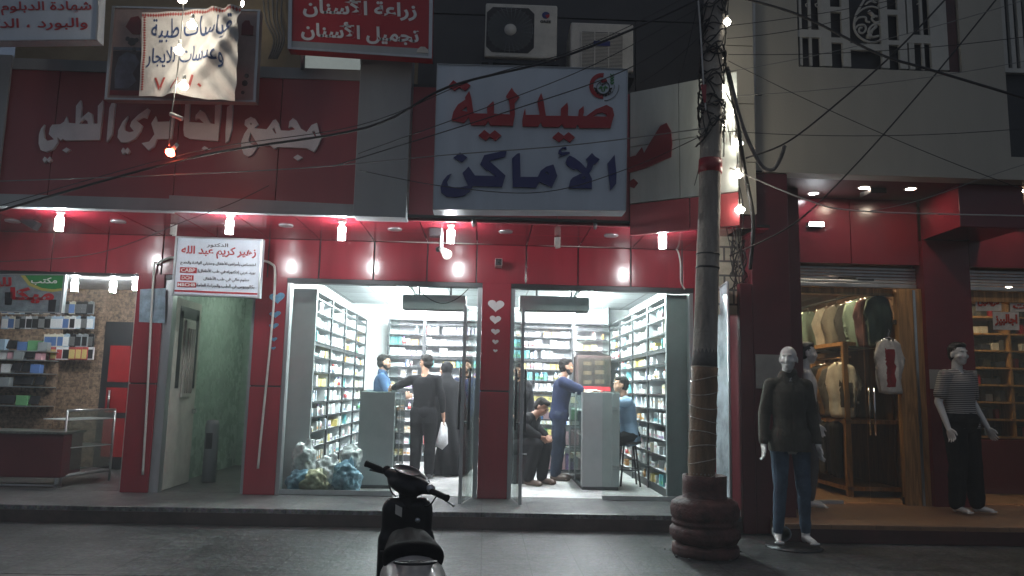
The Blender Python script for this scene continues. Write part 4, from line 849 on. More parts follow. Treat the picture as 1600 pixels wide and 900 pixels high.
for i, (x, y) in enumerate(((3.9, 9.9), (4.4, 11.2), (4.5, 9.7), (6.3, 9.8), (7.3, 10.3))):  # unseen spots behind the lintel, added to brighten the shop rooms
    downlight(Vector((x, y, 3.015)), 'unseen small round spotlight added in the ceiling to light the clothes shop', 'added clothes shop ceiling spots', .05, 'warm_glow')
t = thing('wall_lamp', 'small glowing orange wall lamp inside the clothes shop door', 'lamp', A(1243, 518, 10.2)); emitter('orange_glow', (1, .35, .08), 9)
q = A(1243, 508, 10.2); MB().tube([q-Vector((0, 0, .09)), q+Vector((0, 0, .09))], .04, 12).build('shade', 'orange_glow', t); MB().box(q.x-.1, q.x-.035, 10.17, 10.23, q.z-.03, q.z+.03).build('bracket', 'dark_metal', t)

# ------------------------------------------------------------------ wardrobe along the right wall, rails, clothes
wx = 4.62
wr_ = thing('wardrobe', 'open pine wardrobe with hanging rail and cubbies along the clothes shop wall', 'wardrobe', (4.95, 10.6, PZ))
b = MB()
for y in (9.75, 10.75, 11.75): b.box(wx, wx+.07, y-.03, y+.03, PZ+.014, 2.12)
for z in (.28, 1.12, 2.12): b.box(wx-.004, 5.31, 9.72, 11.78, z-.025, z+.025)
b.build('carcass', 'pine', wr_); MB().box(5.28, 5.31, 9.8, 11.7, .3, 2.1).build('back_panel', 'pine_dark', wr_)
MB().tube([(wx+.12, 9.78, 1.95), (wx+.12, 11.72, 1.95)], .014).build('rail', 'chrome', wr_)
rl = MB().tube([(4.92, 9.25, 2.80), (4.92, 12.4, 2.80)], .016).tube([(4.92, 9.5, 2.8), (4.92, 9.5, 3.02)], .01).tube([(4.92, 12, 2.8), (4.92, 12, 3.02)], .01)
tag(rl.build('clothes_rail', 'dark_metal'), 'long dark clothes rail high under the clothes shop ceiling', 'rail')
def shirt_mesh(w, h, th, seed, sleeve=.2, print_=None):
    """short sleeved shirt hanging in the X-Z plane, neck at the origin; slot 1 is the print"""
    rr = random.Random(seed); b = MB()
    o = [(-.07, 0), (-.16, -.03), (-.24, -.06), (-.24-sleeve*.55, -.06-sleeve), (-.24-sleeve*.2, -.10-sleeve*1.05), (-.235, -.22), (-.24, -.45), (-.25, -.70), (-.1, -.72), (.1, -.715), (.25, -.70), (.24, -.45), (.235, -.22), (.24+sleeve*.2, -.10-sleeve*1.05), (.24+sleeve*.55, -.06-sleeve), (.24, -.06), (.16, -.03), (.07, 0), (.04, -.06), (0, -.085), (-.04, -.06)]
    pts = [Vector((x*w/.5, 0, z*h/.72)) for x, z in o]
    b.slab([p+Vector((0, -th/2, 0)) for p in pts], (0, th, 0)); bm = b.bm
    bmesh.ops.triangulate(bm, faces=bm.faces[:])
    for _ in range(4):
        es = [e for e in bm.edges if e.calc_length() > .07]
        if not es: break
        bmesh.ops.subdivide_edges(bm, edges=es, cuts=1); bmesh.ops.triangulate(bm, faces=[f for f in bm.faces if len(f.verts) > 3])
    for v in bm.verts:
        x, y, z = v.co; k = min(1, -z/h*1.4+.1); e = 1-min(1, abs(x)/(w*.62))**2
        v.co.y = y*(.35+1.3*e)+.022*k*math.sin(x*38+seed*1.7+z*4)+.02*k*noise.noise(Vector((x*7, z*4, seed)))
        v.co.x = x*(1-.10*k)+.008*k*math.sin(z*16+seed)
    for f in bm.faces:
        f.smooth = True; c = f.calc_center_median()
        f.material_index = 1 if print_ and print_[0] < c.x/w < print_[1] and print_[2] < -c.z/h < print_[3] and c.y < 0 else 0
    return b
def hang_shirt(p, rz, mat, label, grp, w=.46, h=.72, th=.10, seed=0, mat2=None, print_=None, sleeve=.2, hook=.10, nm='hanging_shirt'):
    t = thing(nm, label, 'shirt', p, rz, grp); b = shirt_mesh(w, h, th, seed, sleeve, print_); b.build('shirt', [mat, mat2 or mat], t, local=True)
    b = MB(); b.tube([(-.17, 0, -.05), (0, 0, .03), (.17, 0, -.05)], .007); b.tube(smoothed([(0, 0, .03), (0, 0, hook*.6), (.02, 0, hook), (0, 0, hook+.02)]), .004); b.build('hanger', 'chrome', t, local=True); return t
CLO = dict(cream=(.50, .50, .48), beige=(.13, .125, .115), mint=(.10, .15, .135), wine=(.07, .02, .024), navy=(.015, .02, .04), black=(.012, .012, .014), white=(.62, .60, .56), grey=(.10, .10, .10), ochre=(.20, .11, .04), olive=(.03, .031, .026), rust=(.09, .035, .02), red=(.25, .015, .025), green=(.035, .06, .05))
for k, v in CLO.items(): M('cloth_'+k, v, .85, var=.15, scale=12, bump=.25, bscale=90)
top = [(12.0, 'navy', 'dark navy shirt at the far end of the high rail'), (11.35, 'mint', 'pale green shirt low at the far part of the high rail'), (10.75, 'cream', 'cream short sleeved shirt on the high rail left of the beige one'), (10.4, 'beige', 'beige shirt on the high rail beside the cream one'), (10.05, 'black', 'black shirt on the high rail between beige and mint'), (9.78, 'mint', 'mint green tunic in the middle of the high rail'), (9.52, 'wine', 'wine red tunic on the high rail beside the mint one'), (9.3, 'green', 'dark grey green shirt at the near end of the high rail')]
for i, (y, c_, l) in enumerate(top): hang_shirt(Vector((4.90-.02*(i % 2), y, 2.70)), R(-22+(i*7) % 13), 'cloth_'+c_, l, 'shirts on the high rail', .33 if i < 7 else .26, .64, .10, i)
low = ['black', 'ochre', 'grey', 'olive', 'black', 'rust', 'black', 'navy']
for i in range(11):
    c_ = low[i % 8]; hang_shirt(Vector((wx+.12, 11.55-.145*i, 1.86)), R(-40+5*(i % 3)), 'cloth_'+c_, 'dark or ochre shirt packed on the wardrobe rail behind the white shirt', 'shirts packed on the wardrobe rail', .44, .7, .07, 20+i)
hang_shirt(Vector((wx+.02, 9.83, 1.88)), R(-52), 'cloth_white', 'white shirt with a black square print at the near end of the wardrobe rail', 'shirts on the wardrobe', .34, .72, .07, 40, 'cloth_black', (.02, .5, .35, .8))
q = A(1388, 530, 9.02); hang_shirt(q, R(4), 'cloth_white', 'white shirt with a dark red print hanging on the glass door of the clothes shop', 'shirts on the door', .29, .66, .07, 50, 'cloth_red', (-.28, .12, .18, .86), .19, nm='hanging_shirt')
for i in range(7):
    y = 9.95+i*.24; b = MB(); p = Vector((wx-.02+.05*(i % 2), y, 1.05))
    for s in (-1, 1): b.capsule(p+Vector((0, s*.05, 0)), .07, p+Vector((.0, s*.06, -.62)), .045, 10)
    bb = blob(b, .018, 6)
    tag(bb.build('hanging_trousers', ['cloth_black', 'cloth_navy', 'cloth_grey'][i % 3]), 'dark trousers hanging in the lower half of the pine wardrobe', 'trousers', 'trousers in the wardrobe')
for i in range(2):
    p = Vector((wx-.06, 10.95+i*.16, .33)); b = MB(); b.ball(p, (.11, .045, .04), 12).ball(p+Vector((.07, 0, .04)), (.06, .045, .05), 12)
    tag(blob(b, .012, 4).build('shoe', 'cloth_beige'), 'pale beige shoe on the bottom board of the pine wardrobe', 'shoe', 'pair of beige shoes')
# glass shop door with pull handle
gd = thing('glass_door', 'glass door of the clothes shop with a tall chrome handle', 'glass door', A(1390, 785, 9.1))
d0, d1 = A(1355, 600, 9.06).x, A(1420, 600, 9.06).x
MB().box(d0, d1, 9.075, 9.087, PZ+.03, 2.70).build('pane', 'shop_glass', gd); MB().box(d1-.14, d1+.02, 9.05, 9.11, 2.32, 2.38, .006).box(d1-.12, d1, 9.055, 9.107, PZ+.02, PZ+.1).build('fitting', 'dark_metal', gd)
for yy in (9.02, 9.14): MB().tube([(d0+.06, yy, .98), (d0+.06, yy, 1.55)], .013).build('handle', 'chrome', gd)
MB().box(3.62, d0-.01, 9.085, 9.095, PZ+.03, 2.70).build('glass_pane', 'shop_glass', apt)
b = MB().box(3.66, 3.7, SF+.0, SF+.1, PZ+.012, 2.7); b.build('steel_strip', 'alu', apt); MB().box(3.7, 4.25, SF+.06, SF+.12, PZ+.012, PZ+.05).build('sill', 'alu', apt)
# second shop
sh = thing('shop_shelves', 'tall dark pine shelves full of small goods in the shop at the right edge', 'shelves', (6.8, 10.9, PZ))
b = MB()
for x in (5.75, 6.5, 7.25, 8.0): b.box(x-.02, x+.02, 10.3, 10.7, PZ+.75, 2.9)
for k in range(9): b.box(5.75, 8.0, 10.29, 10.7, .92+k*.235, .945+k*.235)
b.build('boards', 'pine', sh); MB().box(5.7, 8.05, 10.7, 10.74, PZ+.7, 2.95).build('back_panel', 'room_wall', sh)
MB().box(5.7, 8.05, 10.25, 10.69, PZ+.014, .90, .01).build('base', 'red_dark', sh)
gm = []
for i, (sx, sy, sz, m) in enumerate(((.10, .12, .10, 'cloth_white'), (.07, .12, .15, 'cloth_grey'), (.13, .12, .08, 'cloth_navy'), (.06, .10, .13, 'letter_red'), (.09, .12, .12, 'cloth_olive'), (.05, .05, .12, 'cloth_beige'))):
    o = MB().box(-sx/2, sx/2, -sy/2, sy/2, 0, sz, .006).build('carton', m); gm.append(o)
rr = random.Random(12); used = set()
for k in range(8):
    x = 5.82
    while x < 7.6:
        i = rr.randrange(6); s = gm[i]; wdt = (.10, .07, .13, .06, .09, .05)[i]; x += wdt/2
        if rr.random() < .85 and not any(abs(x-q) < .08 for q in (6.5, 7.25)):
            o = s if i not in used else s.copy()
            if i in used: COL.objects.link(o)
            used.add(i); o.location = (x, 10.38+rr.random()*.1, .947+k*.235); o.rotation_euler = (0, 0, 0)
            tag(o, ('small white carton', 'small grey carton', 'low navy carton', 'small red carton', 'olive carton', 'slim beige carton')[i]+' on the pine shelves of the shop at the right edge', 'carton', 'cartons on the pine shelves')
        x += wdt/2+.012
for i, (pts, words) in enumerate(((((1524, 458), (1564, 459), (1565, 486), (1525, 486)), [('كرياتين', .06, .94, .18, .75)]), (((1577, 459), (1625, 459), (1625, 487), (1579, 487)), [('جديد', .08, .92, .08, .42), ('بنات', .08, .92, .5, .9)]), (((1551, 487), (1592, 488), (1593, 516), (1552, 515)), [('اجالبيز', .06, .92, .12, .8)]))):
    r, uv = board('paper_notice', ('handwritten paper notice leftmost in the window of the right edge shop', 'handwritten paper notice cut by the right edge of the photo', 'handwritten paper notice below the two others at the right edge')[i], pts, 9.18, .004, 'cloth_white', None, cat='notice'); r['group'] = 'handwritten notices'
    b = MB()
    for tx, u0, u1, v0, v1 in words: write(b, uv, tx, u0, u1, v0, v1, bold=.05)
    b.build('lettering', 'paint_red_bright' if 'paint_red_bright' in MATS else M('paint_red_bright', (.5, .05, .02), .6, var=.1), r)
MB().box(5.9, 9.3, 9.185, 9.195, PZ+.03, 2.62).build('glass_pane', 'shop_glass', apt)
# pipe end beside the mannequin
q = G(1222, 812, .17)
tag(MB().lathe([(.058, 0), (.07, 0), (.07, .15), (.0, .15), (.0, .12), (.058, .11), (.058, 0)], (0, 0, 0), 20, Matrix.Translation((2.90, 7.44, .115)) @ Matrix.Rotation(R(-90), 4, 'X')).build('pipe_end', 'grey_panel'), 'short round pipe end low behind the dark shirted mannequin', 'pipe')
# ------------------------------------------------------------------ pharmacy lamps and ceiling things
for i, (x, y) in enumerate(((-1.25, 10.2), (-1.25, 11.6), (-1.25, 13.0), (1.45, 10.2), (1.45, 11.6), (1.45, 13.0))):
    t = thing('tube_lamp', ('glaring ceiling tube nearest the street in the left half of the pharmacy', 'ceiling tube in the middle of the left half of the pharmacy', 'ceiling tube deepest in the left half of the pharmacy', 'glaring ceiling tube nearest the street in the right half of the pharmacy', 'ceiling tube in the middle of the right half of the pharmacy', 'ceiling tube deepest in the right half of the pharmacy')[i], 'ceiling lamp', (x, y, 2.915), 0, 'pharmacy ceiling tubes')
    MB().box(x-.09, x+.09, y-.62, y+.62, 2.88, 2.918, .005).build('fitting', 'white_gloss', t); MB().tube([(x-.045, y-.6, 2.855), (x-.045, y+.6, 2.855)], .018, 10).tube([(x+.045, y-.6, 2.855), (x+.045, y+.6, 2.855)], .018, 10).build('glowing_tube', 'tube_glow', t)
M('pale_grey', (.5, .53, .54), .4, var=.05)
for i, (xa, xb, ya, yb) in enumerate(((629, 728, 459, 485), (812, 921, 461, 487))):
    p, q = A(xa, ya, 9.5), A(xb, yb, 9.5); t = thing('air_curtain', ('long grey air curtain box hanging over the left pharmacy entrance', 'long grey air curtain box hanging over the right pharmacy entrance')[i], 'air curtain', ((p.x+q.x)/2, 9.6, q.z), 0, 'air curtains')
    MB().box(p.x, q.x, 9.5, 9.72, q.z, p.z, .012).build('casing', 'pale_grey', t); MB().box(p.x+.03, q.x-.03, 9.53, 9.6, q.z-.01, q.z-.001).build('slot', 'dark', t)
    b = MB()
    for u in (.25, .75): b.box(p.x+(q.x-p.x)*u-.012, p.x+(q.x-p.x)*u+.012, 9.6, 9.62, p.z+.001, 2.918)
    b.build('hanger', 'dark_metal', t)
tag(MB().tube(smoothed([A(640, 440, 9.42), A(668, 465, 9.42), A(692, 474, 9.42), A(715, 466, 9.42), A(735, 448, 9.42)]), .006, 6).build('loose_cable', 'cable'), 'black cable looping down in front of the left air curtain', 'cable')
tag(MB().tube(smoothed([A(1083, 575, 9.32), A(1062, 580, 9.34), A(1055, 598, 9.34), A(1065, 612, 9.34), A(1082, 614, 9.32)]), .006, 6).build('loose_cable', 'cable'), 'black cable loop on the grey end of the right shelving', 'cable')
t = thing('tube_lamp', 'ceiling tube inside the green tiled clinic passage', 'ceiling lamp', (-3.1, 10.9, 2.79)); MB().box(-3.15, -3.05, 10.3, 11.5, 2.75, 2.798).build('fitting', 'white_gloss', t); MB().tube([(-3.1, 10.32, 2.73), (-3.1, 11.48, 2.73)], .015, 10).build('glowing_tube', 'passage_glow', t)
# ------------------------------------------------------------------ shelving
SHX = [.28+.19*k for k in range(13)]; SHX[12] = 2.54; DEP = .29
def shelf_unit(w, loc, rz, label, grp, levels=None, z0=PZ+.004):
    t = thing('medicine_shelves', label, 'shelving', (*loc, z0), rz, grp); lv = levels or SHX; top = lv[-1]+.07; bot = .0 if not levels else lv[0]-.03
    MB().box(-w/2, w/2, DEP-.015, DEP, bot, top-z0).build('back_panel', 'shelf_back', t, local=True)
    b = MB()
    for s in (-1, 1): b.mat(0).box(s*w/2-s*.028, s*w/2-s*.002, .018, DEP-.016, bot, top-z0); b.mat(1).box(s*w/2-s*.03, s*w/2-s*.001, -.004, .017, bot, top-z0)
    b.build('side_panel', ['shelf_white', 'dark_metal'], t, local=True)
    sm_ = None
    for k, z in enumerate(lv):
        if sm_ is None:
            b = MB(); b.mat(0).box(-w/2+.03, w/2-.03, .012, DEP-.017, -.016, 0); b.mat(1).box(-w/2+.031, w/2-.031, .0, .011, -.018, .002); sm_ = b.build('shelf', ['shelf_white', 'dark_metal'], t, local=True); o = sm_
        else: o = sm_.copy(); COL.objects.link(o); o.parent = t
        o.location = (0, 0, z-z0)
    b = MB().box(-w/2+.03, w/2-.03, .0, .012, (1.985 if not levels else lv[-1])-z0-.05, (1.985 if not levels else lv[-1])-z0-.02); b.box(-w/2, w/2, -.003, DEP, top-z0+.001, top-z0+.02)
    if not levels: b.box(-w/2+.005, w/2-.005, .02, DEP-.02, .0, SHX[0]-z0-.02)
    b.build('trim', 'dark_metal', t, local=True); return t
for nm, c in dict(box_white=(.74, .75, .75), box_cream=(.66, .62, .5), p_blue=(.10, .20, .46), p_teal=(.12, .36, .40), p_orange=(.58, .30, .10), p_red=(.45, .06, .06), p_green=(.14, .36, .16), p_purple=(.2, .12, .28), p_yellow=(.62, .5, .18), p_sky=(.38, .52, .64), p_pink=(.58, .32, .36)).items(): M(nm, c, .45, var=.05)
PAL = ['box_white', 'box_cream', 'p_blue', 'p_teal', 'p_orange', 'p_red', 'p_green', 'p_purple', 'p_yellow', 'p_sky', 'p_pink']
rr = random.Random(21)
def put_box(b, w, d, h, ci, cj, stack=1, kind=0):
    """carton standing with its front at y=0: body colour ci, printed band cj"""
    for s in range(stack):
        z = h*s
        b.mat(ci).box(-w/2, w/2, 0, d, z+.001, z+h-.001)
        if kind == 0: b.mat(cj).box(-w/2+.004, w/2-.004, -.0015, -.0003, z+h*.18, z+h*.45)
        elif kind == 1: b.mat(cj).box(-w/2+.003, -w/2+w*.35, -.0015, -.0003, z+.004, z+h-.004)
        else: b.mat(cj).box(-w/2+w*.15, w/2-w*.15, -.0015, -.0003, z+h*.55, z+h*.72)
VAR = []
for i in range(34):
    w = rr.choice((.05, .06, .075, .09, .11, .13)); h = rr.choice((.045, .06, .08, .10, .12, .14)); d = rr.uniform(.08, .16); ci = 0 if rr.random() < .92 else rr.choice((1, 2, 3, 4, 8, 9)); cj = rr.choice(range(2, 11)); k = rr.randrange(3); st = rr.choice((1, 1, 2, 3)) if h < .05 else 1
    b = MB(); put_box(b, w, d, h, ci, cj, st, k); o = b.build('medicine_box', PAL); VAR.append([o, w, h*st, d, ci, cj, k, st, h, False])
BOT = []
for i in range(8):
    r_ = rr.choice((.02, .026, .032)); h = rr.uniform(.09, .15); c = rr.choice(PAL[2:10]); b = MB(); b.mat(0).lathe([(0, 0), (r_, 0), (r_, h*.68), (r_*.45, h*.78), (r_*.45, h*.82)], (0, r_, 0), 10); b.mat(1).lathe([(r_*.55, h*.82), (r_*.55, h), (0, h)], (0, r_, 0), 10); b.mat(2).lathe([(r_+.001, h*.15), (r_+.001, h*.55)], (0, r_, 0), 10)
    BOT.append([b.build('medicine_bottle', [rr.choice(('box_white', c)), c, rr.choice(PAL)]), r_*2, h, False])
stuff = MB(); NBOX = [0]; NBOT = [0]
ORD = ['lowest', 'second lowest', 'third lowest', 'fourth lowest', 'fifth from below', 'sixth from below', 'seventh from below', 'sixth from the top', 'fifth from the top', 'fourth from the top', 'third from the top', 'second from the top', 'top']
def fill(t, w, levels, single, where, dens, colour=0., grp='medicine boxes', z0=PZ+.004):
    m = WORLD[t]
    for k, z in enumerate(levels[:-1] if len(levels) > 6 else levels):
        x = -w/2+.04; d_ = dens*rr.uniform(.75, 1.15); prev = None
        while x < w/2-.05:
            bottle = rr.random() < .08
            v = rr.choice(BOT) if bottle else (prev if prev and rr.random() < .62 else rr.choice(VAR if rr.random() > colour else [q for q in VAR if q[4] > 0]))
            if not bottle: prev = v
            vw = v[1]
            if x+vw > w/2-.03: break
            if rr.random() < d_:
                mm = m @ Matrix.Translation((x+vw/2, .02+rr.uniform(0, .07), z-z0+.001)) @ Matrix.Rotation(rr.uniform(-.12, .12), 4, 'Z')
                if bottle and NBOT[0] < 290:
                    o = v[0]
                    if v[3]: o = o.copy(); COL.objects.link(o)
                    v[3] = True; NBOT[0] += 1; o.matrix_world = mm; o.location = mm.translation; o.rotation_euler = mm.to_euler()
                    tag(o, 'medicine bottle, '+ORD[k]+' shelf, '+where, 'bottle', 'medicine bottles')
                elif not bottle and single and NBOX[0] < 296:
                    o = v[0]
                    if v[9]: o = o.copy(); COL.objects.link(o)
                    v[9] = True; NBOX[0] += 1; o.location = mm.translation; o.rotation_euler = mm.to_euler()
                    tag(o, 'medicine carton, '+ORD[k]+' shelf, '+where, 'carton', grp)
                elif not bottle:
                    n0 = len(stuff.bm.verts); put_box(stuff, v[1], v[3], v[8], v[4], v[5], v[7], v[6]); stuff.bm.verts.ensure_lookup_table()
                    for q in stuff.bm.verts[n0:]: q.co = mm @ q.co
            x += vw+rr.uniform(.002, .02)
UW = 1.09; BAY = ('first', 'second', 'third', 'fourth')
for i in range(4):
    y = 9.62+1.01*(i+.5)
    t = shelf_unit(1.01, (-2.16, y), R(90), 'tall medicine shelves, '+BAY[i]+' bay from the street on the left wall', 'left wall shelves'); fill(t, 1.01, SHX, i < 2, BAY[i]+' bay from the street on left wall', .95, .06)
    y = 9.27+UW*(i+.5)
    t = shelf_unit(UW, (2.20, y), R(-90), 'tall medicine shelves, '+BAY[i]+' bay from the street on the right wall', 'right wall shelves'); fill(t, UW, SHX, i < 2, BAY[i]+' bay from the street on right wall', .74 if i == 0 else .92, .06)
for x0, x1, l in ((-1.74, -1.10, 'left end'), (-1.10, .22, 'left middle'), (.22, 1.53, 'right middle')):
    t = shelf_unit(x1-x0, ((x0+x1)/2, 13.36), 0, 'tall back wall shelves of the pharmacy, '+l+' unit', 'back wall shelves'); fill(t, x1-x0, SHX, False, l+' unit on back wall', .96, .22)
t = shelf_unit(.62, (1.86, 13.36), 0, 'short shelves above the drinks fridge on the back wall', 'back wall shelves', [2.15, 2.35, 2.54], 2.1); fill(t, .62, [2.15, 2.35], False, 'the short unit above the fridge', .95, .4, z0=2.1)
tag(stuff.build('medicine_boxes', PAL), 'rows of small medicine boxes filling the deeper pharmacy shelves', 'medicine boxes', kind='stuff')
for q in VAR:
    if not q[9]: bpy.data.objects.remove(q[0])
for q in BOT:
    if not q[3]: bpy.data.objects.remove(q[0])
# grey end panels of the shelves facing the street
tag(MB().box(-2.455, -2.155, 9.585, 9.612, PZ+.006, 2.64).build('end_panel', 'counter_grey'), 'tall grey panel closing the left wall shelves towards the street', 'panel')
tag(MB().box(2.195, 2.485, 9.236, 9.262, PZ+.006, 2.64).build('end_panel', 'counter_grey'), 'tall grey panel closing the right wall shelves towards the street', 'panel')
# ------------------------------------------------------------------ counters, fridge, cabinet
def counter(x0, x1, y0, y1, zt, label, glass_side, door=False):
    t = thing('display_counter', label, 'counter', ((x0+x1)/2, (y0+y1)/2, PZ+.004)); z0 = PZ+.006
    MB().box(x0, x1, y0, y0+.03, z0+.04, zt, .006).build('end_panel', 'counter_grey', t)
    MB().box(x0+.01, x1-.01, y0+.01, y1, z0, z0+.04).build('plinth', 'dark_metal', t)
    xs = x1 if glass_side > 0 else x0; xo = x0 if glass_side > 0 else x1
    MB().box(xs-.006*glass_side, xs, y0+.031, y1-.03, z0+.05, zt-.02).build('glass_front', 'clear_glass', t)
    MB().box(xo, xo+.02*glass_side, y0+.031, y1, z0+.041, zt-.02).build('back_panel', 'shelf_white', t); MB().box(x0, x1, y1-.029, y1, z0+.041, zt-.02).build('end_panel', 'counter_grey', t)
    MB().box(x0-.005, x1+.005, y0-.003, y1, zt, zt+.02, .004).build('top', 'shop_glass', t)
    b = MB()
    for f in (0, .5, 1): y = y0+.04+(y1-y0-.09)*f; b.box(xs-.02*glass_side, xs+.006*glass_side, y, y+.02, z0+.045, zt-.004)
    b.build('glass_frame', 'alu', t)
    for k in range(3): MB().box(x0+.025, x1-.025, y0+.035, y1-.035, z0+.35+.32*k, z0+.36+.32*k).build('shelf', 'shelf_white', t)
    if door:
        d = MB().box(x1-.10, x1-.002, y0-.022, y0-.003, z0+.06, zt-.01, .004).build('door', 'counter_grey', t); b = MB()
        for z in (1.2, .45): b.box(x1-.095, x1-.03, y0-.034, y0-.023, z, z+.03)
        b.build('latch', 'steel', d)
    return t
c1 = A(563, 612, 9.75); c2 = A(618, 612, 9.75)
counter(c1.x, c2.x, 9.75, 11.0, A(590, 612, 9.75).z, 'grey display counter with a glass side left of the man in black', 1)
c3 = A(910, 612, 9.98); c4 = A(968, 612, 9.98)
counter(c3.x, c4.x, 9.98, 11.5, A(935, 613, 9.98).z, 'grey display counter between the man leaning and the man on the stool', -1, True)
fr = thing('drinks_fridge', 'tall drinks fridge with a red label strip at the back of the pharmacy', 'fridge', (1.86, 13.2, PZ+.004))
M('fridge_dark', (.05, .026, .02), .5, var=.3)
MB().box(1.56, 2.14, 13.02, 13.6, PZ+.006, 2.05, .01).build('body', 'fridge_dark', fr); MB().box(1.58, 2.12, 12.985, 12.995, PZ+.4, 2.0).build('glass_door', 'clear_glass', fr)
MB().box(1.58, 2.12, 12.975, 12.989, 1.22, 1.52).build('label_strip', 'letter_red', fr)
b = MB(); letters(b, 'Coca-Cola', (1.60, 12.972, 1.29), UX, UZ, .50, .16, .003, .0, False); b.build('lettering', 'white', fr)
b = MB()
for k in range(3): b.box(1.60, 2.10, 13.0, 13.015, .6+k*.2, .615+k*.2); b.box(1.66, 1.80, 13.0, 13.012, 1.56+.16*k, 1.62+.16*k); b.box(1.86, 2.02, 13.0, 13.012, 1.57+.16*k, 1.64+.16*k)
b.build('fridge_goods', 'cardboard', fr)
gc = thing('glass_cabinet', 'low black framed glass cabinet behind the man in the navy shirt', 'cabinet', (1.05, 12.2, PZ+.004)); b = MB()
for x in (.72, 1.38): b.box(x-.02, x+.02, 12.0, 12.04, PZ+.006, 1.36); b.box(x-.02, x+.02, 12.36, 12.4, PZ+.006, 1.36)
for z in (.20, .58, .97, 1.34): b.box(.741, 1.359, 12.002, 12.398, z, z+.02)
b.build('frame', 'dark_metal', gc); MB().box(.742, 1.358, 12.005, 12.01, .25, 1.33).build('glass_front', 'clear_glass', gc)
b = MB()
for z in (.221, .601, .991):
    x = .78
    while x < 1.28: w = rr.uniform(.04, .09); b.mat(rr.choice((0, 0, 1, 2, 6, 7, 10))).box(x, x+w, 12.06, 12.2, z, z+rr.uniform(.1, .3)); x += w+.01
b.build('cabinet_goods', PAL, gc)
# plastic bags heaped behind the left glass
M('bag_white', (.74, .76, .77), .25, var=.25, scale=9, bump=.6, bscale=22); M('bag_blue', (.20, .36, .46), .25, var=.35, scale=9, bump=.6, bscale=22); M('bag_yellow', (.48, .46, .30), .3, var=.3, scale=9, bump=.6, bscale=22); M('bag_grey', (.55, .58, .58), .2, var=.3, scale=9, bump=.6, bscale=22)
def bag(px, py, Y, r, mat, label, seed, nm='plastic_bag', gz=None):
    c = A(px, py, Y)
    if gz is not None: c.z = gz+r[2]*.86
    b = MB(); b.ball(c, r, 20); b.ball(c+Vector((r[0]*.3, 0, r[2]*.75)), (r[0]*.3, r[1]*.3, r[2]*.45), 12)
    o = blob(b, .014, 2)
    for v in o.bm.verts:
        d = (v.co-c); n = noise.noise(v.co*9+Vector((seed, 0, 0)))+.6*noise.noise(v.co*22+Vector((0, seed, 0))); v.co += d.normalized()*n*.045; v.co.z = max(v.co.z, (gz if gz is not None else -9)+.003)
    tag(o.build(nm, mat), label, 'plastic bag', 'plastic bags behind the pharmacy glass' if gz is not None else None); return o
FZ = PZ+.004
bag(474, 728, 9.44, (.15, .12, .24), 'bag_grey', 'tall pale grey plastic bag at the left end of the heap', 1, gz=FZ+.14)
bag(468, 752, 9.33, (.15, .12, .13), 'bag_blue', 'blue plastic bag lowest at the left end of the heap', 2, gz=FZ)
bag(492, 750, 9.30, (.17, .12, .14), 'bag_yellow', 'yellowish plastic bag in the heap', 3, gz=FZ)
bag(514, 740, 9.45, (.16, .13, .22), 'bag_white', 'white plastic bag in the middle of the heap', 4, gz=FZ)
bag(541, 748, 9.36, (.18, .13, .19), 'bag_blue', 'blue plastic bag at the right end of the heap by the counter', 5, gz=FZ)
bag(548, 720, 9.52, (.13, .12, .15), 'bag_grey', 'pale plastic bag on top of the right end of the heap', 6, gz=FZ+.26)
# ------------------------------------------------------------------ phone shop
pc = thing('shop_counter', 'dark red counter with a speckled top in the phone shop', 'counter', (-6, 9.6, PZ))
x1 = A(98, 700, 9.3).x; zt = A(60, 678, 9.3).z
MB().box(-7.6, x1, 9.3, 9.75, PZ+.12, zt, .01).build('front', 'maroon', pc); M('speckled', (.16, .17, .15), .3, var=.5, scale=60); MB().box(-7.62, x1+.02, 9.27, 9.77, zt+.001, zt+.03, .004).build('top', 'speckled', pc)
b = MB()
for x in (-7.4, -6.4, x1-.05): b.box(x-.02, x+.02, 9.32, 9.36, PZ+.002, PZ+.12)
b.box(-7.55, x1-.03, 9.32, 9.34, PZ+.02, PZ+.04).build('steel_feet', 'steel', pc)
gs = thing('glass_showcase', 'glass showcase with steel edges between the dark red counter and the pillar', 'showcase', (-5, 9.9, PZ))
p0, p1 = A(100, 700, 9.38), A(175, 700, 10.1); zt2 = A(140, 640, 9.8).z; v = Vector((p1.x-p0.x, .72, 0)); q0 = Vector((p0.x, 9.38, 0))
def gq(a, z): return q0+v*a+Vector((0, 0, z))
MB().slab([gq(0, .36), gq(0, zt2), gq(1, zt2), gq(1, .36)], (-.004, .006, 0)).build('glass_front', 'clear_glass', gs)
b = MB()
for z in (.30, zt2): b.tube([gq(0, z), gq(1, z)], .014)
for a in (0, 1): b.tube([gq(a, PZ+.004), gq(a, zt2)], .014)
b.build('steel_frame', 'steel', gs)
b = MB()
for z in (.31, .62, .95): b.slab([gq(.02, z), gq(.98, z), gq(.98, z)+Vector((-.4, .2, 0)), gq(.02, z)+Vector((-.4, .2, 0))], (0, 0, .01))
b.build('glass_shelf', 'shelf_white', gs)
PH = []
rr = random.Random(4)
for i, (m1, m2) in enumerate((('box_white', 'black_plastic'), ('box_cream', 'p_blue'), ('black_plastic', 'chrome'), ('p_sky', 'box_white'), ('p_red', 'p_yellow'), ('box_white', 'p_red'), ('grey_panel', 'black_plastic'))):
    b = MB(); b.mat(0).box(-.055, .055, 0, .02, -.18, 0, .003); b.mat(1).box(-.042, .042, -.004, -.001, -.165, -.035); b.mat(0).box(-.008, .008, .0, .06, .003, .012); PH.append([b.build('phone_case_pack', [m1, m2]), False])
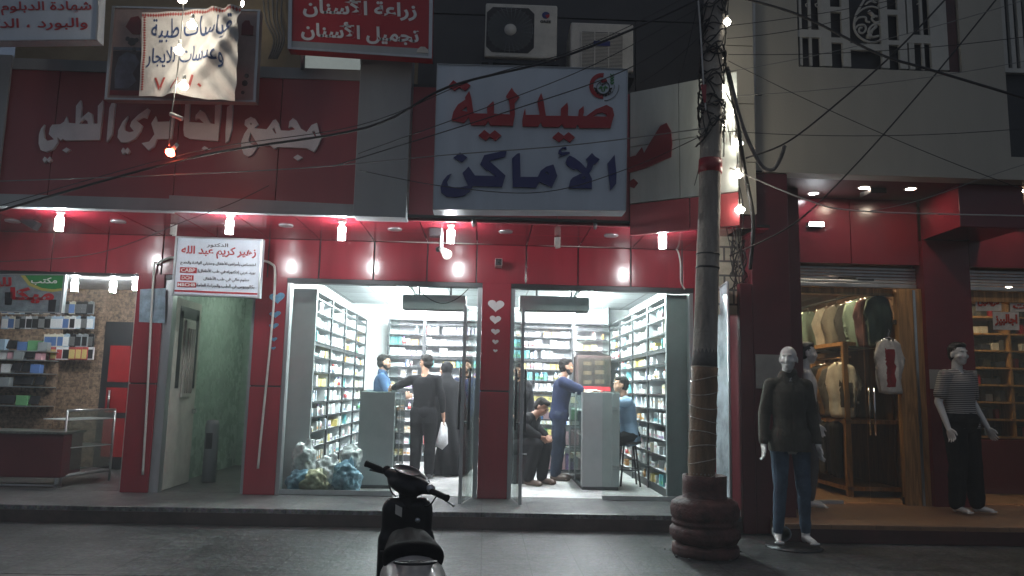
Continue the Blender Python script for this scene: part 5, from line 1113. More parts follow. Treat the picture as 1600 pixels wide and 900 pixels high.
for r_ in range(4):
    for c_ in range(-7, 8):
        if c_ > 0 or (r_ < 2) or (c_ == 0 and r_ < 3):
            q = A(74+c_*9.5, (491, 514, 542, 562)[r_], 11.15); k = rr.choice((0, 1, 2, 3, 6)) if r_ < 3 else rr.choice((4, 5, 0)); e = PH[k]; o = e[0]
            if e[1]: o = o.copy(); COL.objects.link(o)
            e[1] = True; o.location = q; o.rotation_euler = (0, 0, rr.uniform(-.15, .15))
            tag(o, 'phone accessory pack hanging in the '+('top', 'second', 'third', 'lowest')[r_]+' row on the stone wall', 'package', 'packs hanging in the phone shop')
for e in PH:
    if not e[1]: bpy.data.objects.remove(e[0])
ps_ = thing('phone_shelves', 'pale shelves of phones and boxes behind the dark red counter', 'shelves', (-6.4, 10.9, PZ)); b = MB(); xr = A(72, 600, 10.9).x
for y in (548, 562, 583, 604, 634): z = A(40, y, 10.9).z; b.box(-8.2, xr, 10.8, 11.15, z-.012, z)
b.build('boards', 'alu', ps_); MB().box(-8.2, xr, 11.16, 11.18, .6, 2.5).build('back_panel', 'stone_tiles', ps_)
PB = []
for i, m_ in enumerate(('black_plastic', 'box_white', 'p_sky', 'grey_panel', 'box_cream', 'p_blue', 'p_pink', 'p_green')):
    w, h = rr.choice(((.075, .15), (.09, .1), (.13, .12), (.16, .14))); tl = -.4 if i == 0 else 0
    b = MB(); b.box(-w/2, w/2, 0, .03 if i == 0 else .10, 0, h, .004, Matrix.Rotation(tl, 4, 'X')); PB.append([b.build('boxed_phone' if i else 'mobile_phone', m_), w, False, i])
for s, y in enumerate((548, 562, 583, 604, 634)):
    z = A(40, y, 10.9).z; x = -7.3
    while x < xr-.1:
        e = PB[0] if s >= 2 and rr.random() < .75 else rr.choice(PB); x += e[1]/2
        if x > -6.75:
            o = e[0]
            if e[2]: o = o.copy(); COL.objects.link(o)
            e[2] = True; o.location = (x, 10.84+rr.random()*.06, z+.002+(.02 if e[3] == 0 else 0)); tag(o, ('tilted black phone' if e[3] == 0 else 'small boxed gadget')+' on the '+('top', 'second', 'middle', 'fourth', 'lowest')[s]+' pale shelf in the phone shop', 'phone' if e[3] == 0 else 'box', 'phones on the pale shelves' if e[3] == 0 else 'boxed gadgets on the pale shelves')
        x += e[1]/2+rr.uniform(.004, .018)
for e in PB:
    if not e[2]: bpy.data.objects.remove(e[0])
for i, (x, y, Y) in enumerate(((118, 434, 9.9), (178, 436, 9.9), (212, 452, 9.6))):
    p = A(x, y, Y); p.z = 2.775; cfl(p, ('leftmost glaring bulb on the phone shop ceiling', 'middle glaring bulb on the phone shop ceiling', 'glaring bulb of the phone shop nearest the red pillar')[i], 'phone shop bulbs')
p = A(121, 474, 11.3); tag(MB().lathe([(0, .02), (.05, .02), (.11, -.0), (.12, -.08), (.0, -.08)], p, 20).build('dome_camera', 'black_plastic'), 'black dome camera high on the stone wall of the phone shop', 'camera')
# ------------------------------------------------------------------ figures
for nm, c in dict(skin=(.36, .20, .13), skin_dark=(.26, .14, .09)).items(): M(nm, c, .5, var=.08, scale=20)
M('hair', (.008, .007, .006), .7, spec=.15, var=.2, scale=40, bump=.4, bscale=120); M('eye_dark', (.01, .008, .008), .2, var=0)
M('mannequin', (.66, .65, .62), .12, var=.03, coat=.4); M('mannequin_hair', (.015, .013, .012), .35, var=.2)
M('denim', (.045, .085, .16), .85, spec=.12, var=.3, scale=9, bump=.3, bscale=120); M('denim_dark', (.018, .026, .045), .85, spec=.12, var=.3, scale=9, bump=.2); M('denim_blue', (.075, .11, .155), .85, spec=.12, var=.35, scale=5, bump=.3, bscale=120)
M('navy', (.012, .018, .045), .85, spec=.12, var=.15, bump=.2); M('light_blue', (.30, .42, .58), .8, spec=.12, var=.1, bump=.2); M('black_cloth', (.004, .004, .005), .85, spec=.12, var=.2, bump=.2); M('olive_shirt', (.085, .08, .066), .85, spec=.12, var=.2, scale=7, bump=.3, bscale=60); M('brown_shoe', (.07, .04, .025), .5, var=.2); M('orange_strip', (.7, .12, .05), .5, var=0); M('black_jeans', (.010, .010, .012), .9, spec=.12, var=.2, bump=.2)
def striped(name, c1, c2, f):
    m = M(name, c1, .85, var=0); nt = m.node_tree; N = nt.nodes.new; L = nt.links.new; tc = N('ShaderNodeTexCoord'); w = N('ShaderNodeTexWave'); w.bands_direction = 'Z'; w.inputs['Scale'].default_value = f; w.inputs['Distortion'].default_value = .6; w.inputs['Detail Scale'].default_value = .6
    cr = N('ShaderNodeValToRGB'); cr.color_ramp.interpolation = 'LINEAR'; cr.color_ramp.elements[0].position = .42; cr.color_ramp.elements[1].position = .58; cr.color_ramp.elements[0].color = (*c1, 1); cr.color_ramp.elements[1].color = (*c2, 1)
    L(tc.outputs['Object'], w.inputs[0]); L(w.outputs[0], cr.inputs[0]); L(cr.outputs[0], nt.nodes['Principled BSDF'].inputs['Base Color'])
striped('striped_cloth', (.03, .028, .028), (.48, .45, .42), 15)
BASE = dict(pel=(0, 0, .93), wai=(0, .0, 1.09), che=(0, .0, 1.27), nk=(0, .015, 1.46), hd=(0, -.02, 1.615),
  shL=(.172, .01, 1.385), elL=(.245, .03, 1.12), wrL=(.25, -.05, .88), hipL=(.09, 0, .90), knL=(.10, -.025, .49), anL=(.10, .02, .085), toL=(.115, -.12, .035))
def figure(label, cat, name, loc, rz, h=1.75, pose=None, lean=0., twist=0., hy=0., hp=0., skin='skin', top=None, sleeve=1., bottom='black_cloth', shoes='brown_shoe', hair='hair', beard=False, bare=False, loose=.014, leg_loose=.014, hem=.86, vox=.010, face=True, open_=0., collar=False, group=None, leg_end=.06, wide=1.):
    s = h/1.75; J = {k: Vector(v) for k, v in BASE.items()}
    for k in list(J):
        if k.endswith('L'): J[k[:-1]+'R'] = Vector((-J[k].x, J[k].y, J[k].z))
    up = ('wai', 'che', 'nk', 'hd', 'shL', 'elL', 'wrL', 'shR', 'elR', 'wrR')
    if pose and 'pel' in pose:
        d = Vector(pose['pel'])-J['pel']
        for k in up+('hipL', 'hipR'): J[k] += d
        J['pel'] += d
    mt = Matrix.Translation(J['pel']) @ Matrix.Rotation(twist, 4, 'Z') @ Matrix.Rotation(lean, 4, 'X') @ Matrix.Translation(-J['pel'])
    for k in up: J[k] = mt @ J[k]
    for k, v in (pose or {}).items():
        if k != 'pel': J[k] = Vector(v)
    for k in J: J[k] *= s
    t = thing(name, label, cat, loc, rz, group)
    tm = Matrix.Rotation(twist, 4, 'Z') @ Matrix.Rotation(lean, 4, 'X')
    hm = Matrix.Translation(J['hd']) @ Matrix.Rotation(hy, 4, 'Z') @ Matrix.Rotation(hp, 4, 'X') @ Matrix.Scale(s, 4)
    def torso(b, e, upto=True):
        p, w, c, n = J['pel'], J['wai'], J['che'], J['nk']
        secs = [(p-(w-p)*.95, .10, .085), (p-(w-p)*.75, .15, .112), (p-(w-p)*.35, .165, .118), (p, .163, .114), (p.lerp(w, .5), .150, .105), (w, .142, .100), (w.lerp(c, .5), .152, .108), (c, .166, .117), (c.lerp(n, .3), .170, .115), (c.lerp(n, .55), .155, .098), (c.lerp(n, .78), .105, .078), (n, .062, .062), (n.lerp(J['hd'], .25), .050, .052)]
        rings = []
        for k, (q, rx, ry) in enumerate(secs):
            g = e if k < 10 else e*.6
            if k >= 11 and e > .01: continue
            rings.append([b.bm.verts.new(q+(tm @ Vector(((rx*wide+g)*s*math.cos(a_), (ry+g)*s*math.sin(a_), 0)))) for a_ in [2*math.pi*i_/28 for i_ in range(28)]])
        for r0, r1 in zip(rings, rings[1:]):
            for i_ in range(28): b.bm.faces.new((r0[i_], r0[(i_+1) % 28], r1[(i_+1) % 28], r1[i_]))
        b.bm.faces.new(rings[0][::-1]); b.bm.faces.new(rings[-1])
        for q in 'LR': b.capsule(c.lerp(n, .70).lerp(J['sh'+q], .25), (.055+e)*s, J['sh'+q]+Vector((0, 0, -.006))*s, (.050+e)*s)
    def hand(b, w, el, side):
        d = (w-el).normalized(); ref = Vector((0, -1, 0)) if abs(d.y) < .8 else Vector((0, 0, 1)); n = (ref-d*ref.dot(d)).normalized(); sd = d.cross(n)
        c = w+d*.05*s; mm = Matrix((sd*-0+n, sd, d)).transposed().to_4x4()
        b.capsule(w, .024*s, w+d*.03*s, .026*s, 10); b.ball(c, (.042*s, .018*s, .048*s), 12, mm)
        for k, (o, ln) in enumerate(((.030, .062), (.010, .072), (-.010, .067), (-.030, .052))):
            p0 = w+d*.085*s+n*o*1.15*s; p1 = p0+d*ln*.55*s+n*o*.12*s; p2 = p1+d*ln*.35*s+sd*(.018*s*side)+n*.0; b.capsule(p0-d*.02*s, .0095*s, p1, .009*s, 8); b.capsule(p1, .009*s, p2, .0075*s, 8)
        p0 = w+d*.03*s+n*.032*s; p1 = p0+d*.032*s+n*.028*s; p2 = p1+d*.035*s+n*.006*s; b.capsule(p0, .013*s, p1, .011*s, 8); b.capsule(p1, .011*s, p2, .009*s, 8)
    def head(b):
        def e(c, r): b.ball(Vector(), 1e-9, 6) if 0 else b.ball((0, 0, 0), 1, 14, hm @ Matrix.Translation(c) @ Matrix.Diagonal((*r, 1)))
        e((0, .015, .035), (.074, .094, .085)); e((0, -.02, -.02), (.064, .070, .080)); e((0, -.035, -.072), (.045, .045, .038)); e((0, -.058, -.088), (.022, .020, .018))
        e((0, -.088, -.018), (.013, .018, .026)); e((0, -.082, .008), (.010, .014, .03)); e((0, -.074, .036), (.048, .013, .010)); e((0, -.078, -.056), (.024, .014, .007)); e((0, -.074, -.066), (.022, .013, .008))
        for q in (-1, 1): e((q*.074, .012, -.005), (.010, .020, .032)); e((q*.042, -.055, -.02), (.024, .024, .022))
    b = MB(); torso(b, -.022 if top else -.004); b.capsule(J['nk']-Vector((0, 0, .05*s)), .056*s, J['hd']+Vector((0, .02*s, -.02*s)), .05*s); head(b)
    for q in 'LR':
        b.capsule(J['sh'+q], .050*s, J['el'+q], .040*s); b.capsule(J['el'+q], .040*s, J['wr'+q], .027*s); hand(b, J['wr'+q], J['el'+q], 1 if q == 'R' else -1)
        b.capsule(J['hip'+q], .086*s, J['kn'+q], .056*s); b.capsule(J['kn'+q], .056*s, J['an'+q], .038*s); m_ = J['kn'+q].lerp(J['an'+q], .3); b.ball(m_+Vector((0, .014*s, 0)), (.05*s, .052*s, .09*s), 12)
        dv = (J['to'+q]-J['an'+q]); b.capsule(J['an'+q], .036*s, J['an'+q]+Vector((dv.x*-.1, -dv.y*.35 if 0 else .02*s, -.045*s)), .032*s); b.capsule(J['an'+q]+Vector((0, 0, -.03*s)), .036*s, J['to'+q], .024*s)
        for k in range(5): b.ball(J['to'+q]+Vector(((k-2)*.017*s, -.030*s+abs(k-1.5)*.006*s, -.008*s)), (.010*s, .022*s, .012*s), 8)
    o = blob(b, vox, 3); bd = o.build('body', skin, t, local=True)
    if face and skin != 'mannequin':
        b = MB()
        for q in (-1, 1): b.ball((0, 0, 0), 1, 8, hm @ Matrix.Translation((q*.030, -.0835, .010)) @ Matrix.Diagonal((.014, .008, .0075, 1))); b.ball((0, 0, 0), 1, 8, hm @ Matrix.Translation((q*.032, -.0905, .036)) @ Matrix.Rotation(q*.12, 4, 'Y') @ Matrix.Diagonal((.02, .007, .005, 1)))
        if skin != 'mannequin': b.ball((0, 0, 0), 1, 8, hm @ Matrix.Translation((0, -.093, -.061)) @ Matrix.Diagonal((.022, .004, .0035, 1)))
        b.build('eyes', 'eye_dark' if skin != 'mannequin' else 'mannequin', t, local=True)
    if hair:
        b = MB()
        for c, r in (((0, .030, .052), (.080, .090, .082)), ((0, .045, .0), (.076, .072, .08)), ((0, -.018, .095), (.062, .06, .035))): b.ball((0, 0, 0), 1, 16, hm @ Matrix.Translation(c) @ Matrix.Diagonal((*r, 1)))
        o = blob(b, .009, 1); sd_ = len(label)
        for v in o.bm.verts: v.co += v.normal*(.006*noise.noise(v.co*45+Vector((sd_, 0, 0)))+.006*noise.noise(v.co*110))
        o.build('hair', hair, t, local=True)
        if beard:
            b = MB()
            for c, r in (((0, -.036, -.080), (.048, .047, .030)), ((-.050, -.012, -.05), (.017, .034, .036)), ((.050, -.012, -.05), (.017, .034, .036)), ((0, -.082, -.046), (.026, .010, .005))): b.ball((0, 0, 0), 1, 12, hm @ Matrix.Translation(c) @ Matrix.Diagonal((*r, 1)))
            blob(b, .008, 2).build('beard', 'hair', t, local=True)
    if top:
        b = MB(); torso(b, loose)
        if hem < .9:
            b.capsule(J['pel']+Vector((-.06*s, 0, -.02*s)), (.117+loose)*s, J['pel']+Vector((-.06*s, 0, (hem-.93-.03)*s)), (.115+loose)*s, 18); b.capsule(J['pel']+Vector((.06*s, 0, -.02*s)), (.117+loose)*s, J['pel']+Vector((.06*s, 0, (hem-.93-.03)*s)), (.115+loose)*s, 18)
        for q in 'LR':
            e = J['el'+q]; w = J['wr'+q]
            if sleeve <= .5: b.capsule(J['sh'+q], (.058+loose)*s, J['sh'+q].lerp(e, sleeve*2), (.052+loose)*s)
            else: b.capsule(J['sh'+q], (.056+loose)*s, e, (.044+loose)*s); b.capsule(e, (.044+loose)*s, e.lerp(w, (sleeve-.5)*2-.04), (.030+loose)*s)
        if collar: b.capsule(J['nk']+Vector((-.02, -.0, .0))*s, .066*s, J['nk']+Vector((.02, .0, .03))*s, .064*s)
        o = blob(b, vox, 3)
        for v in o.bm.verts:
            c = v.co/s; v.co += v.normal*s*(.006*noise.noise(Vector((c.x*11, c.y*11, c.z*5)))+.0035*math.sin(c.x*34+c.z*11+5*noise.noise(c*3.5))*max(0, min(1, (1.35-c.z)*4)))
        bmesh.ops.bisect_plane(o.bm, geom=o.bm.verts[:]+o.bm.edges[:]+o.bm.faces[:], plane_co=(J['pel']+Vector((0, 0, (hem-.93)*s))), plane_no=(tm @ Vector((0, 0, -1))) if lean < .5 else Vector((0, 0, -1)), clear_outer=True) if hem > .5 and not (pose and 'pel' in pose) else None
        so = o.build('shirt', top, t, local=True)
        if collar:
            b = MB(); cz = J['nk']+Vector((0, -.045, -.015))*s
            for q in (-1, 1): b.slab([cz+Vector((q*.005, -.035, -.01))*s, cz+Vector((q*.06, -.01, .045))*s, cz+Vector((q*.085, -.015, .0))*s, cz+Vector((q*.045, -.055, -.06))*s], Vector((0, -.008, 0)))
            b.slab([J['che']+Vector((-.012, -.138, .12))*s, J['che']+Vector((.012, -.138, .12))*s, J['pel']+Vector((.012, -.150, -.02))*s, J['pel']+Vector((-.012, -.150, -.02))*s], (0, -.004, 0)); b.build('collar', top, so, local=True)
    if bottom:
        b = MB(); b.ball(J['pel']-Vector((0, 0, .01))*s, ((.170+leg_loose)*s*wide, (.122+leg_loose)*s, (.125+leg_loose)*s), 16)
        for q in 'LR': k, a = J['kn'+q], J['an'+q]; b.capsule(J['hip'+q], (.088+leg_loose)*s, k, (.060+leg_loose)*s); b.capsule(k, (.060+leg_loose)*s, k.lerp(a, 1-leg_end), (.042+leg_loose*1.2)*s); b.ball(k.lerp(a, .3)+Vector((0, .014*s, 0)), ((.054+leg_loose)*s, (.055+leg_loose)*s, .09*s), 12)
        o = blob(b, vox, 3)
        for v in o.bm.verts: c = v.co/s; v.co += v.normal*s*.005*(noise.noise(Vector((c.x*8, c.y*8, c.z*9)))+math.sin(c.z*40+c.x*9)*max(0, 1-abs(c.z-.48)*6)*.6+math.sin(c.z*45)*max(0, 1-abs(c.z-.14)*8)*.7)
        o.build('trousers', bottom, t, local=True)
    if shoes:
        for q in 'LR':
            b = MB(); a, to = J['an'+q], J['to'+q]; b.capsule(a+Vector((0, .02*s, -.03*s)), .046*s, to+Vector((0, -.02*s, .005*s)), .040*s); b.ball(a+Vector((0, 0, .0)), (.046*s, .05*s, .045*s), 12); b.ball(to+Vector((0, -.04*s, 0)), (.044*s, .05*s, .032*s), 12)
            o = blob(b, vox, 3)
            for v in o.bm.verts: v.co.z = max(v.co.z, min(a.z, to.z)-.034*s)
            o.build('shoe', shoes, t, local=True)
    return t, J, hm
PF = PZ+.004
# people in the pharmacy
figure('bearded man in a blue denim shirt behind the left counter, looking right', 'person', 'person', (-1.58, 11.75, PF), R(98), 1.76, dict(elR=(-.25, -.10, 1.12), wrR=(-.15, -.32, 1.12), elL=(.25, -.10, 1.12), wrL=(.15, -.3, 1.12)), top='denim', bottom='denim_dark', beard=True, collar=True)
bt, J, hm = figure('man in black seen from behind at the left counter, holding a white bag', 'person', 'person', (-.86, 10.85, PF), R(176), 1.74, dict(elL=(.40, -.06, 1.28), wrL=(.52, -.28, 1.25), elR=(-.25, .02, 1.12), wrR=(-.275, -.03, .87)), hy=R(48), top='black_cloth', bottom='black_cloth', shoes='black_plastic', sleeve=.85, loose=.012, leg_loose=.024, hem=.78)
hp_ = WORLD[bt] @ (J['wrR']+Vector((0, 0, -.10)))
b = MB(); q = hp_; M('bag_carrier', (.62, .64, .66), .3, var=.15, scale=6, bump=.4, bscale=18)
b.slab([q+Vector(v) for v in ((-.03, 0, .02), (.03, 0, .02), (.06, 0, -.06), (.075, 0, -.28), (.0, 0, -.36), (-.105, 0, -.30), (-.05, 0, -.08))], (0, .05, 0)); bmesh.ops.subdivide_edges(b.bm, edges=b.bm.edges[:], cuts=3, use_grid_fill=True)
for v in b.bm.verts: v.co.y += .012*noise.noise(v.co*14)
tag(b.build('carrier_bag', 'bag_carrier', smooth=True), 'white plastic carrier bag hanging from the hand of the man in black', 'bag')
b = MB().tube([hp_+Vector((-.09, .0, -.33)), hp_+Vector((-.16, .02, -.72))], .009); tag(b.build('white_stick', 'white'), 'thin white stick standing behind the carrier bag', 'stick')
wt, J, hm = figure('woman in a long black abaya standing right of the man in black', 'person', 'person', (-.60, 11.45, PF), R(205), 1.66, hy=R(40), top=None, bottom=None, shoes='black_plastic', hair=None)
b = MB(); s = 1.66/1.75
b.ball((0, 0, 0), 1, 16, hm @ Matrix.Translation((0, .025, .03)) @ Matrix.Diagonal((.098, .108, .11, 1))); b.capsule((0, .02, 1.46*s), .11, (0, .0, 1.33*s), .16); b.capsule((-.16, .01, 1.36*s), .09, (.16, .01, 1.36*s), .09); b.capsule((0, 0, 1.3*s), .21, (0, 0, .75), .27); b.capsule((0, 0, .75), .27, (-.05, .02, .30), .33); b.capsule((-.05, .02, .30), .33, (-.09, .02, .22), .345); b.capsule((-.2, 0, 1.28), .09, (-.34, .0, .75), .11); b.capsule((-.34, .0, .75), .11, (-.36, 0, .35), .10)
o = blob(b, .016, 5)
for v in o.bm.verts: a = math.atan2(v.co.y, v.co.x); k = max(0, min(1, (1.3-v.co.z))); v.co += v.normal*k*.022*math.sin(a*11+v.co.z*3); v.co.z = max(v.co.z, .012)
o.build('abaya', 'black_cloth', wt, local=True)
figure('man half hidden behind the open door left of the hearts pillar', 'person', 'person', (-.30, 12.1, PF), R(-25), 1.74, hy=R(-20), top='navy', bottom='black_cloth', beard=True)
figure('man in a navy T-shirt and jeans leaning on the right counter', 'person', 'person', (1.06, 11.0, PF), R(88), 1.74, dict(elR=(-.17, -.36, 1.25), wrR=(.02, -.52, 1.27), elL=(.17, -.36, 1.25), wrL=(-.05, -.50, 1.27), anR=(-.10, .06, .085), toR=(-.11, -.08, .035), knR=(-.10, .02, .49)), lean=R(7), hy=R(6), top='navy', sleeve=.36, bottom='denim_dark', loose=.024, leg_loose=.022, hem=.86, wide=1.08, beard=True)
st_t = thing('bar_stool', 'black round bar stool under the man in the light blue shirt', 'stool', (1.98, 10.55, PF)); sh_ = .60
MB().lathe([(0, sh_-.04), (.17, sh_-.04), (.18, sh_-.02), (.17, sh_), (0, sh_)], (1.98, 10.55, PF), 24).build('seat', 'black_plastic', st_t)
for k in range(4): a = R(45+90*k); MB().tube([(1.98+.11*math.cos(a), 10.55+.11*math.sin(a), PF+sh_-.04), (1.98+.19*math.cos(a), 10.55+.19*math.sin(a), PF)], .013).build('leg', 'dark_metal', st_t)
MB().tube([(1.98+.165*math.cos(a), 10.55+.165*math.sin(a), PF+.22) for a in [2*math.pi*i/20 for i in range(21)]], .010).build('foot_ring', 'dark_metal', st_t)
figure('man in a light blue shirt sitting on the bar stool behind the right counter', 'person', 'person', (1.98, 10.55, PF), R(-86), 1.72, dict(pel=(0, .02, .70), knL=(.12, -.36, .58), anL=(.11, -.24, .28), toL=(.12, -.36, .22), knR=(-.12, -.34, .56), anR=(-.11, -.20, .26), toR=(-.12, -.32, .20), elL=(.22, -.30, 1.13), wrL=(.08, -.52, 1.24), elR=(-.22, -.30, 1.13), wrR=(-.08, -.52, 1.24)), lean=R(10), hy=R(-4), top='light_blue', sleeve=.97, bottom='black_cloth', hem=.92, loose=.014, collar=False)
figure('seated person in black with an orange stripe behind the right glass door', 'person', 'person', (.47, 10.55, PF), R(62), 1.72, dict(pel=(0, .10, .52), knL=(.13, -.36, .56), anL=(.12, -.30, .085), toL=(.13, -.43, .035), knR=(-.16, -.34, .56), anR=(-.14, -.22, .085), toR=(-.15, -.35, .035), elL=(.24, -.12, .80), wrL=(.12, -.34, .66), elR=(-.26, -.14, .80), wrR=(-.14, -.36, .66)), lean=R(38), hp=R(35), top='black_cloth', bottom='black_cloth', hem=.92, loose=.03, leg_loose=.03)
tag(MB().tube(smoothed([(.80, 10.33, PF+.62), (.83, 10.30, PF+.55), (.74, 10.30, PF+.47), (.70, 10.31, PF+.40)]), .010, 6).build('orange_stripe', 'orange_strip'), 'bright orange stripe on the trousers of the seated person', 'stripe') if 0 else None
tag(MB().box(.34, .62, 10.5, 10.85, PF, PF+.38, .01).build('low_stool', 'dark_metal'), 'low dark seat under the person in black behind the right glass door', 'seat')
figure('elderly person in dark clothes standing behind the right glass door', 'person', 'person', (.46, 11.3, PF), R(20), 1.66, dict(elR=(-.25, -.05, 1.12), wrR=(-.15, -.2, .95)), hp=R(15), hy=R(20), top='black_cloth', bottom='black_cloth', loose=.03, leg_loose=.04)
# mannequins
m1, J, hm = figure('bald white mannequin in a dark brown shirt and blue jeans standing on the pavement', 'mannequin', 'mannequin', (2.97, 7.42, .03), R(-6), 1.90, dict(shL=(.150, .01, 1.38), shR=(-.150, .01, 1.38), elL=(.208, .04, 1.12), wrL=(.232, -.05, .86), elR=(-.208, .04, 1.12), wrR=(-.240, -.04, .86), anL=(.115, .0, .085), toL=(.15, -.12, .035), anR=(-.125, .0, .085), toR=(-.15, -.12, .035)), hy=R(-24), skin='mannequin', top='olive_shirt', sleeve=.96, bottom='denim_blue', shoes=None, hair=None, loose=.012, leg_loose=.002, hem=.80, vox=.0065, collar=True, wide=.90)
MB().lathe([(0, -.027), (.26, -.027), (.26, -.018), (0, -.018)], (0, -.04, 0), 32).build('base_plate', 'dark_metal', m1, local=True)
figure('white mannequin with dark hair in a striped T-shirt and black trousers on the step', 'mannequin', 'mannequin', (5.36, 8.50, PZ+.012), R(18), 1.90, dict(elL=(.245, .05, 1.12), wrL=(.285, -.07, .87), elR=(-.24, .05, 1.12), wrR=(-.25, -.06, .86), anL=(.14, -.02, .085), toL=(.20, -.13, .035), anR=(-.10, .02, .085), toR=(-.11, -.12, .035)), hy=R(-8), skin='mannequin', top='striped_cloth', sleeve=.34, bottom='black_jeans', shoes=None, hair='mannequin_hair', loose=.016, leg_loose=.030, hem=.86, vox=.0065, wide=1.06)
figure('bare shouldered white mannequin with dark hair turned right, behind the bald mannequin', 'mannequin', 'mannequin', (3.70, 8.72, PZ+.012), R(75), 1.88, skin='mannequin', top=None, bottom='cloth_grey', shoes=None, hair='mannequin_hair', leg_loose=.012, vox=.008, leg_end=.1)

# ------------------------------------------------------------------ scooter
M('scooter_black', (.006, .006, .008), .42, spec=.3, var=.1, coat=.2); M('scooter_grey', (.48, .46, .43), .3, var=.15, coat=.3); M('tail_red', (.10, .012, .008), .15, var=.1, coat=.6); M('rubber', (.012, .012, .012), .8, var=.2); M('seat_vinyl', (.008, .008, .009), .65, spec=.04, var=.2, bump=.2, bscale=150)
sct = thing('motor_scooter', 'black scooter with a grey tail parked on the road with its handlebar turned', 'scooter', (-.405, 4.40, -.12), R(8))
def sc(b, name, mat, par=sct, **k): return b.build(name, mat, par, local=True, **k)
def wheel(y):
    mt = Matrix.Translation((0, y, .21)) @ Matrix.Rotation(R(90), 4, 'Y')
    w = sc(MB().lathe([(.13, -.04), (.17, -.05), (.205, -.035), (.21, 0), (.205, .035), (.17, .05), (.13, .04), (.13, -.04)], (0, 0, 0), 28, mt), 'wheel', 'rubber'); sc(MB().lathe([(0, -.03), (.13, -.03), (.13, .03), (0, .03)], (0, 0, 0), 20, mt), 'rim', 'alu', w)
wheel(-.55); wheel(.66)
b = MB(); b.ball((0, -.52, .61), (.165, .32, .135), 18); b.ball((0, -.66, .60), (.155, .20, .115), 18); b.ball((0, -.28, .52), (.16, .26, .20), 18); b.ball((0, -.76, .60), (.10, .09, .07), 14); sc(blob(b, .012, 4), 'tail_body', 'scooter_grey')
b = MB(); b.ball((0, -.80, .555), (.125, .06, .055), 16); b.ball((0, -.72, .55), (.150, .10, .055), 16); sc(blob(b, .01, 3), 'tail_light', 'tail_red')
b = MB()
b.capsule((-.085, -.50, .715), .070, (-.055, .0, .70), .062); b.capsule((.085, -.50, .715), .070, (.055, .0, .70), .062); b.capsule((0, -.50, .718), .075, (0, .02, .70), .070); b.ball((0, -.52, .745), (.145, .07, .055), 16); sc(blob(b, .011, 5), 'seat', 'seat_vinyl')
b = MB(); b.tube(smoothed([(-.09, -.62, .72), (-.095, -.70, .735), (-.05, -.76, .74), (.05, -.76, .74), (.095, -.70, .735), (.09, -.62, .72)]), .007); b.tube([(-.09, -.66, .728), (.09, -.66, .728)], .005).tube([(-.08, -.72, .736), (.08, -.72, .736)], .005)
for x in (-.09, -.03, .03, .09): b.tube([(x*.9, -.64, .725), (x*.9, -.74, .738)], .004)
sc(b, 'rear_rack', 'dark_metal')
b = MB(); b.ball((0, -.02, .27), (.17, .42, .05), 16); b.ball((0, .30, .33), (.16, .1, .12), 14); sc(blob(b, .014, 4), 'footboard', 'scooter_black')
b = MB(); b.box(-.17, .17, .29, .39, .34, .70, .045); b.box(-.155, .155, .30, .40, .50, .87, .045); b.capsule((-.09, .35, .84), .05, (.09, .35, .84), .05); b.ball((0, .38, .62), (.15, .07, .26), 16); sc(blob(b, .012, 5), 'leg_shield', 'scooter_black')
b = MB(); b.ball((0, .64, .36), (.075, .26, .11), 14); sc(blob(b, .012, 3), 'front_mudguard', 'scooter_black')
sc(MB().tube([(-.055, .48, .72), (-.06, .66, .21)], .022).tube([(.055, .48, .72), (.06, .66, .21)], .022), 'fork', 'dark_metal')
b = MB()
for q in (-1, 1): b.ball((q*.165, -.25, .42), (.035, .30, .13), 14)
sc(b, 'side_cover', 'scooter_black')
hb = Matrix.Translation((0, .33, .985)) @ Matrix.Rotation(R(18), 4, 'Y') @ Matrix.Rotation(R(-40), 4, 'Z')
b = MB(); b.ball((0, 0, 0), 1, 16, hb @ Matrix.Diagonal((.215, .062, .050, 1))); b.ball((0, 0, 0), 1, 16, hb @ Matrix.Translation((.0, -.02, -.035)) @ Matrix.Diagonal((.13, .06, .05, 1))); b.ball((0, 0, 0), 1, 14, hb @ Matrix.Translation((0, .04, .01)) @ Matrix.Diagonal((.13, .075, .06, 1))); b.capsule(hb @ Vector((-.16, -.01, .0)), .03, hb @ Vector((.16, -.01, 0)), .03); b.capsule((0, .36, .98), .06, (0, .35, .84), .055)
hbo = sc(blob(b, .009, 4), 'handlebar_cover', 'scooter_black')
b = MB().lathe([(.055, 0), (.075, .004), (.08, .012), (.072, .012), (.055, .006), (0, .006)], (0, 0, 0), 28, hb @ Matrix.Translation((-.01, -.035, .05)) @ Matrix.Rotation(R(25), 4, 'X') @ Matrix.Diagonal((1.25, .72, 1, 1))); sc(b, 'dashboard', 'scooter_black', hbo)
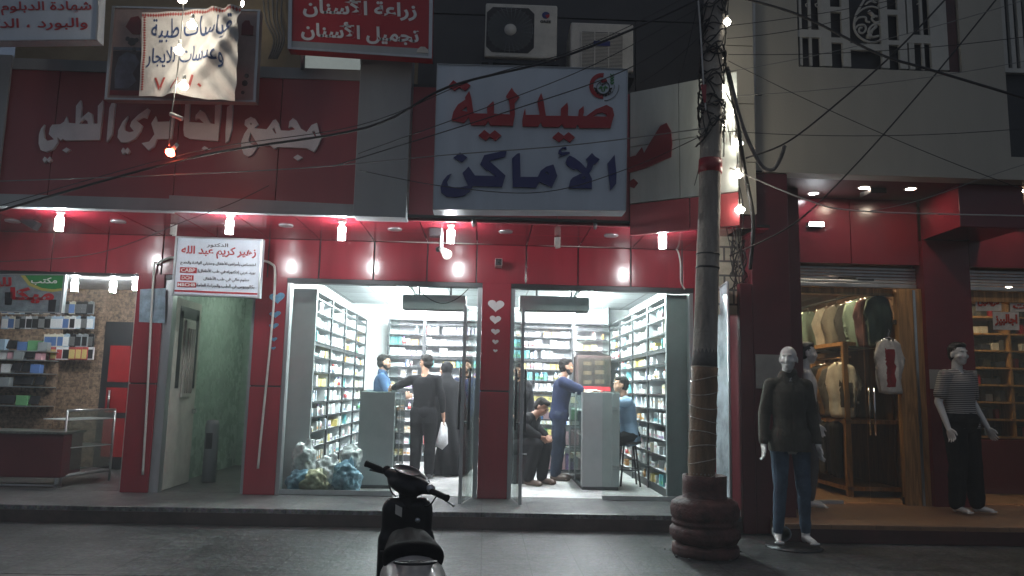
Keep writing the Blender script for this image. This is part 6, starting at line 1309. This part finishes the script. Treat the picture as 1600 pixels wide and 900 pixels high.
for q in (-1, 1):
    sc(MB().tube([hb @ Vector((q*.19, -.015, 0)), hb @ Vector((q*.20, -.02, 0)), hb @ Vector((q*.31, -.035, 0)), hb @ Vector((q*.325, -.037, 0))], [.017, .0185, .0185, .022], 12), 'grip', 'rubber'); sc(MB().tube(smoothed([hb @ Vector((q*.18, .03, -.01)), hb @ Vector((q*.22, .05, -.02)), hb @ Vector((q*.30, .05, -.03)), hb @ Vector((q*.34, .035, -.035))]), .006).ball(hb @ Vector((q*.175, -.01, .01)), (.03, .03, .028), 10), 'brake_lever', 'steel' if q > 0 else 'rubber')
sc(MB().slab([(-.075, .283, .80), (-.035, .283, .78), (-.035, .283, .835), (-.075, .283, .855)], (0, -.004, 0)), 'paper_tag', 'off_white')
b = MB().tube([(.15, -.05, .25), (.30, -.10, .0)], .012); sc(b, 'side_stand', 'dark_metal')
sc(MB().box(-.10, .10, -.80, -.79, .36, .48, .003), 'number_plate', 'off_white')
sc(MB().ball((-.165, -.60, .60), (.022, .04, .022), 10), 'turn_signal', 'tail_red')
sc(MB().ball((.165, -.60, .60), (.022, .04, .022), 10), 'turn_signal', 'tail_red')
sc(MB().tube(smoothed([hb @ Vector((.20, .04, -.02)), hb @ Vector((.15, .06, -.10)), (.03, .40, .86), (.02, .38, .80)]), .005), 'brake_cable', 'cable')
sc(MB().tube(smoothed([hb @ Vector((-.20, .04, -.02)), hb @ Vector((-.14, .05, -.10)), (-.05, .41, .86), (-.03, .39, .80)]), .005), 'brake_cable', 'cable')
sc(MB().box(-.155, .155, .262, .287, .58, .59).box(-.004, .004, .262, .287, .40, .58), 'panel_seam', 'dark')
sc(MB().lathe([(0, 0), (.014, 0), (.016, -.01), (0, -.01)], (0, 0, 0), 12, Matrix.Translation((.06, .285, .76)) @ Matrix.Rotation(R(90), 4, 'X')), 'ignition_lock', 'steel')
# ------------------------------------------------------------------ scattering volume added round the street to lift blacks like lens veil
hz = MB().box(-64, 64, -54, 64, -1.5, 9.5).build('veil_volume', 'white'); hz.data.materials.clear()
hm_ = bpy.data.materials.new('lens_veil'); hm_.use_nodes = True; hn = hm_.node_tree; hn.nodes.clear()
ho = hn.nodes.new('ShaderNodeOutputMaterial'); hv = hn.nodes.new('ShaderNodeVolumePrincipled'); hv.inputs['Color'].default_value = (.9, .92, .95, 1); hv.inputs['Density'].default_value = .008; hv.inputs['Anisotropy'].default_value = .3
hn.links.new(hv.outputs[0], ho.inputs['Volume']); hz.data.materials.append(hm_); tag(hz, kind='stuff')
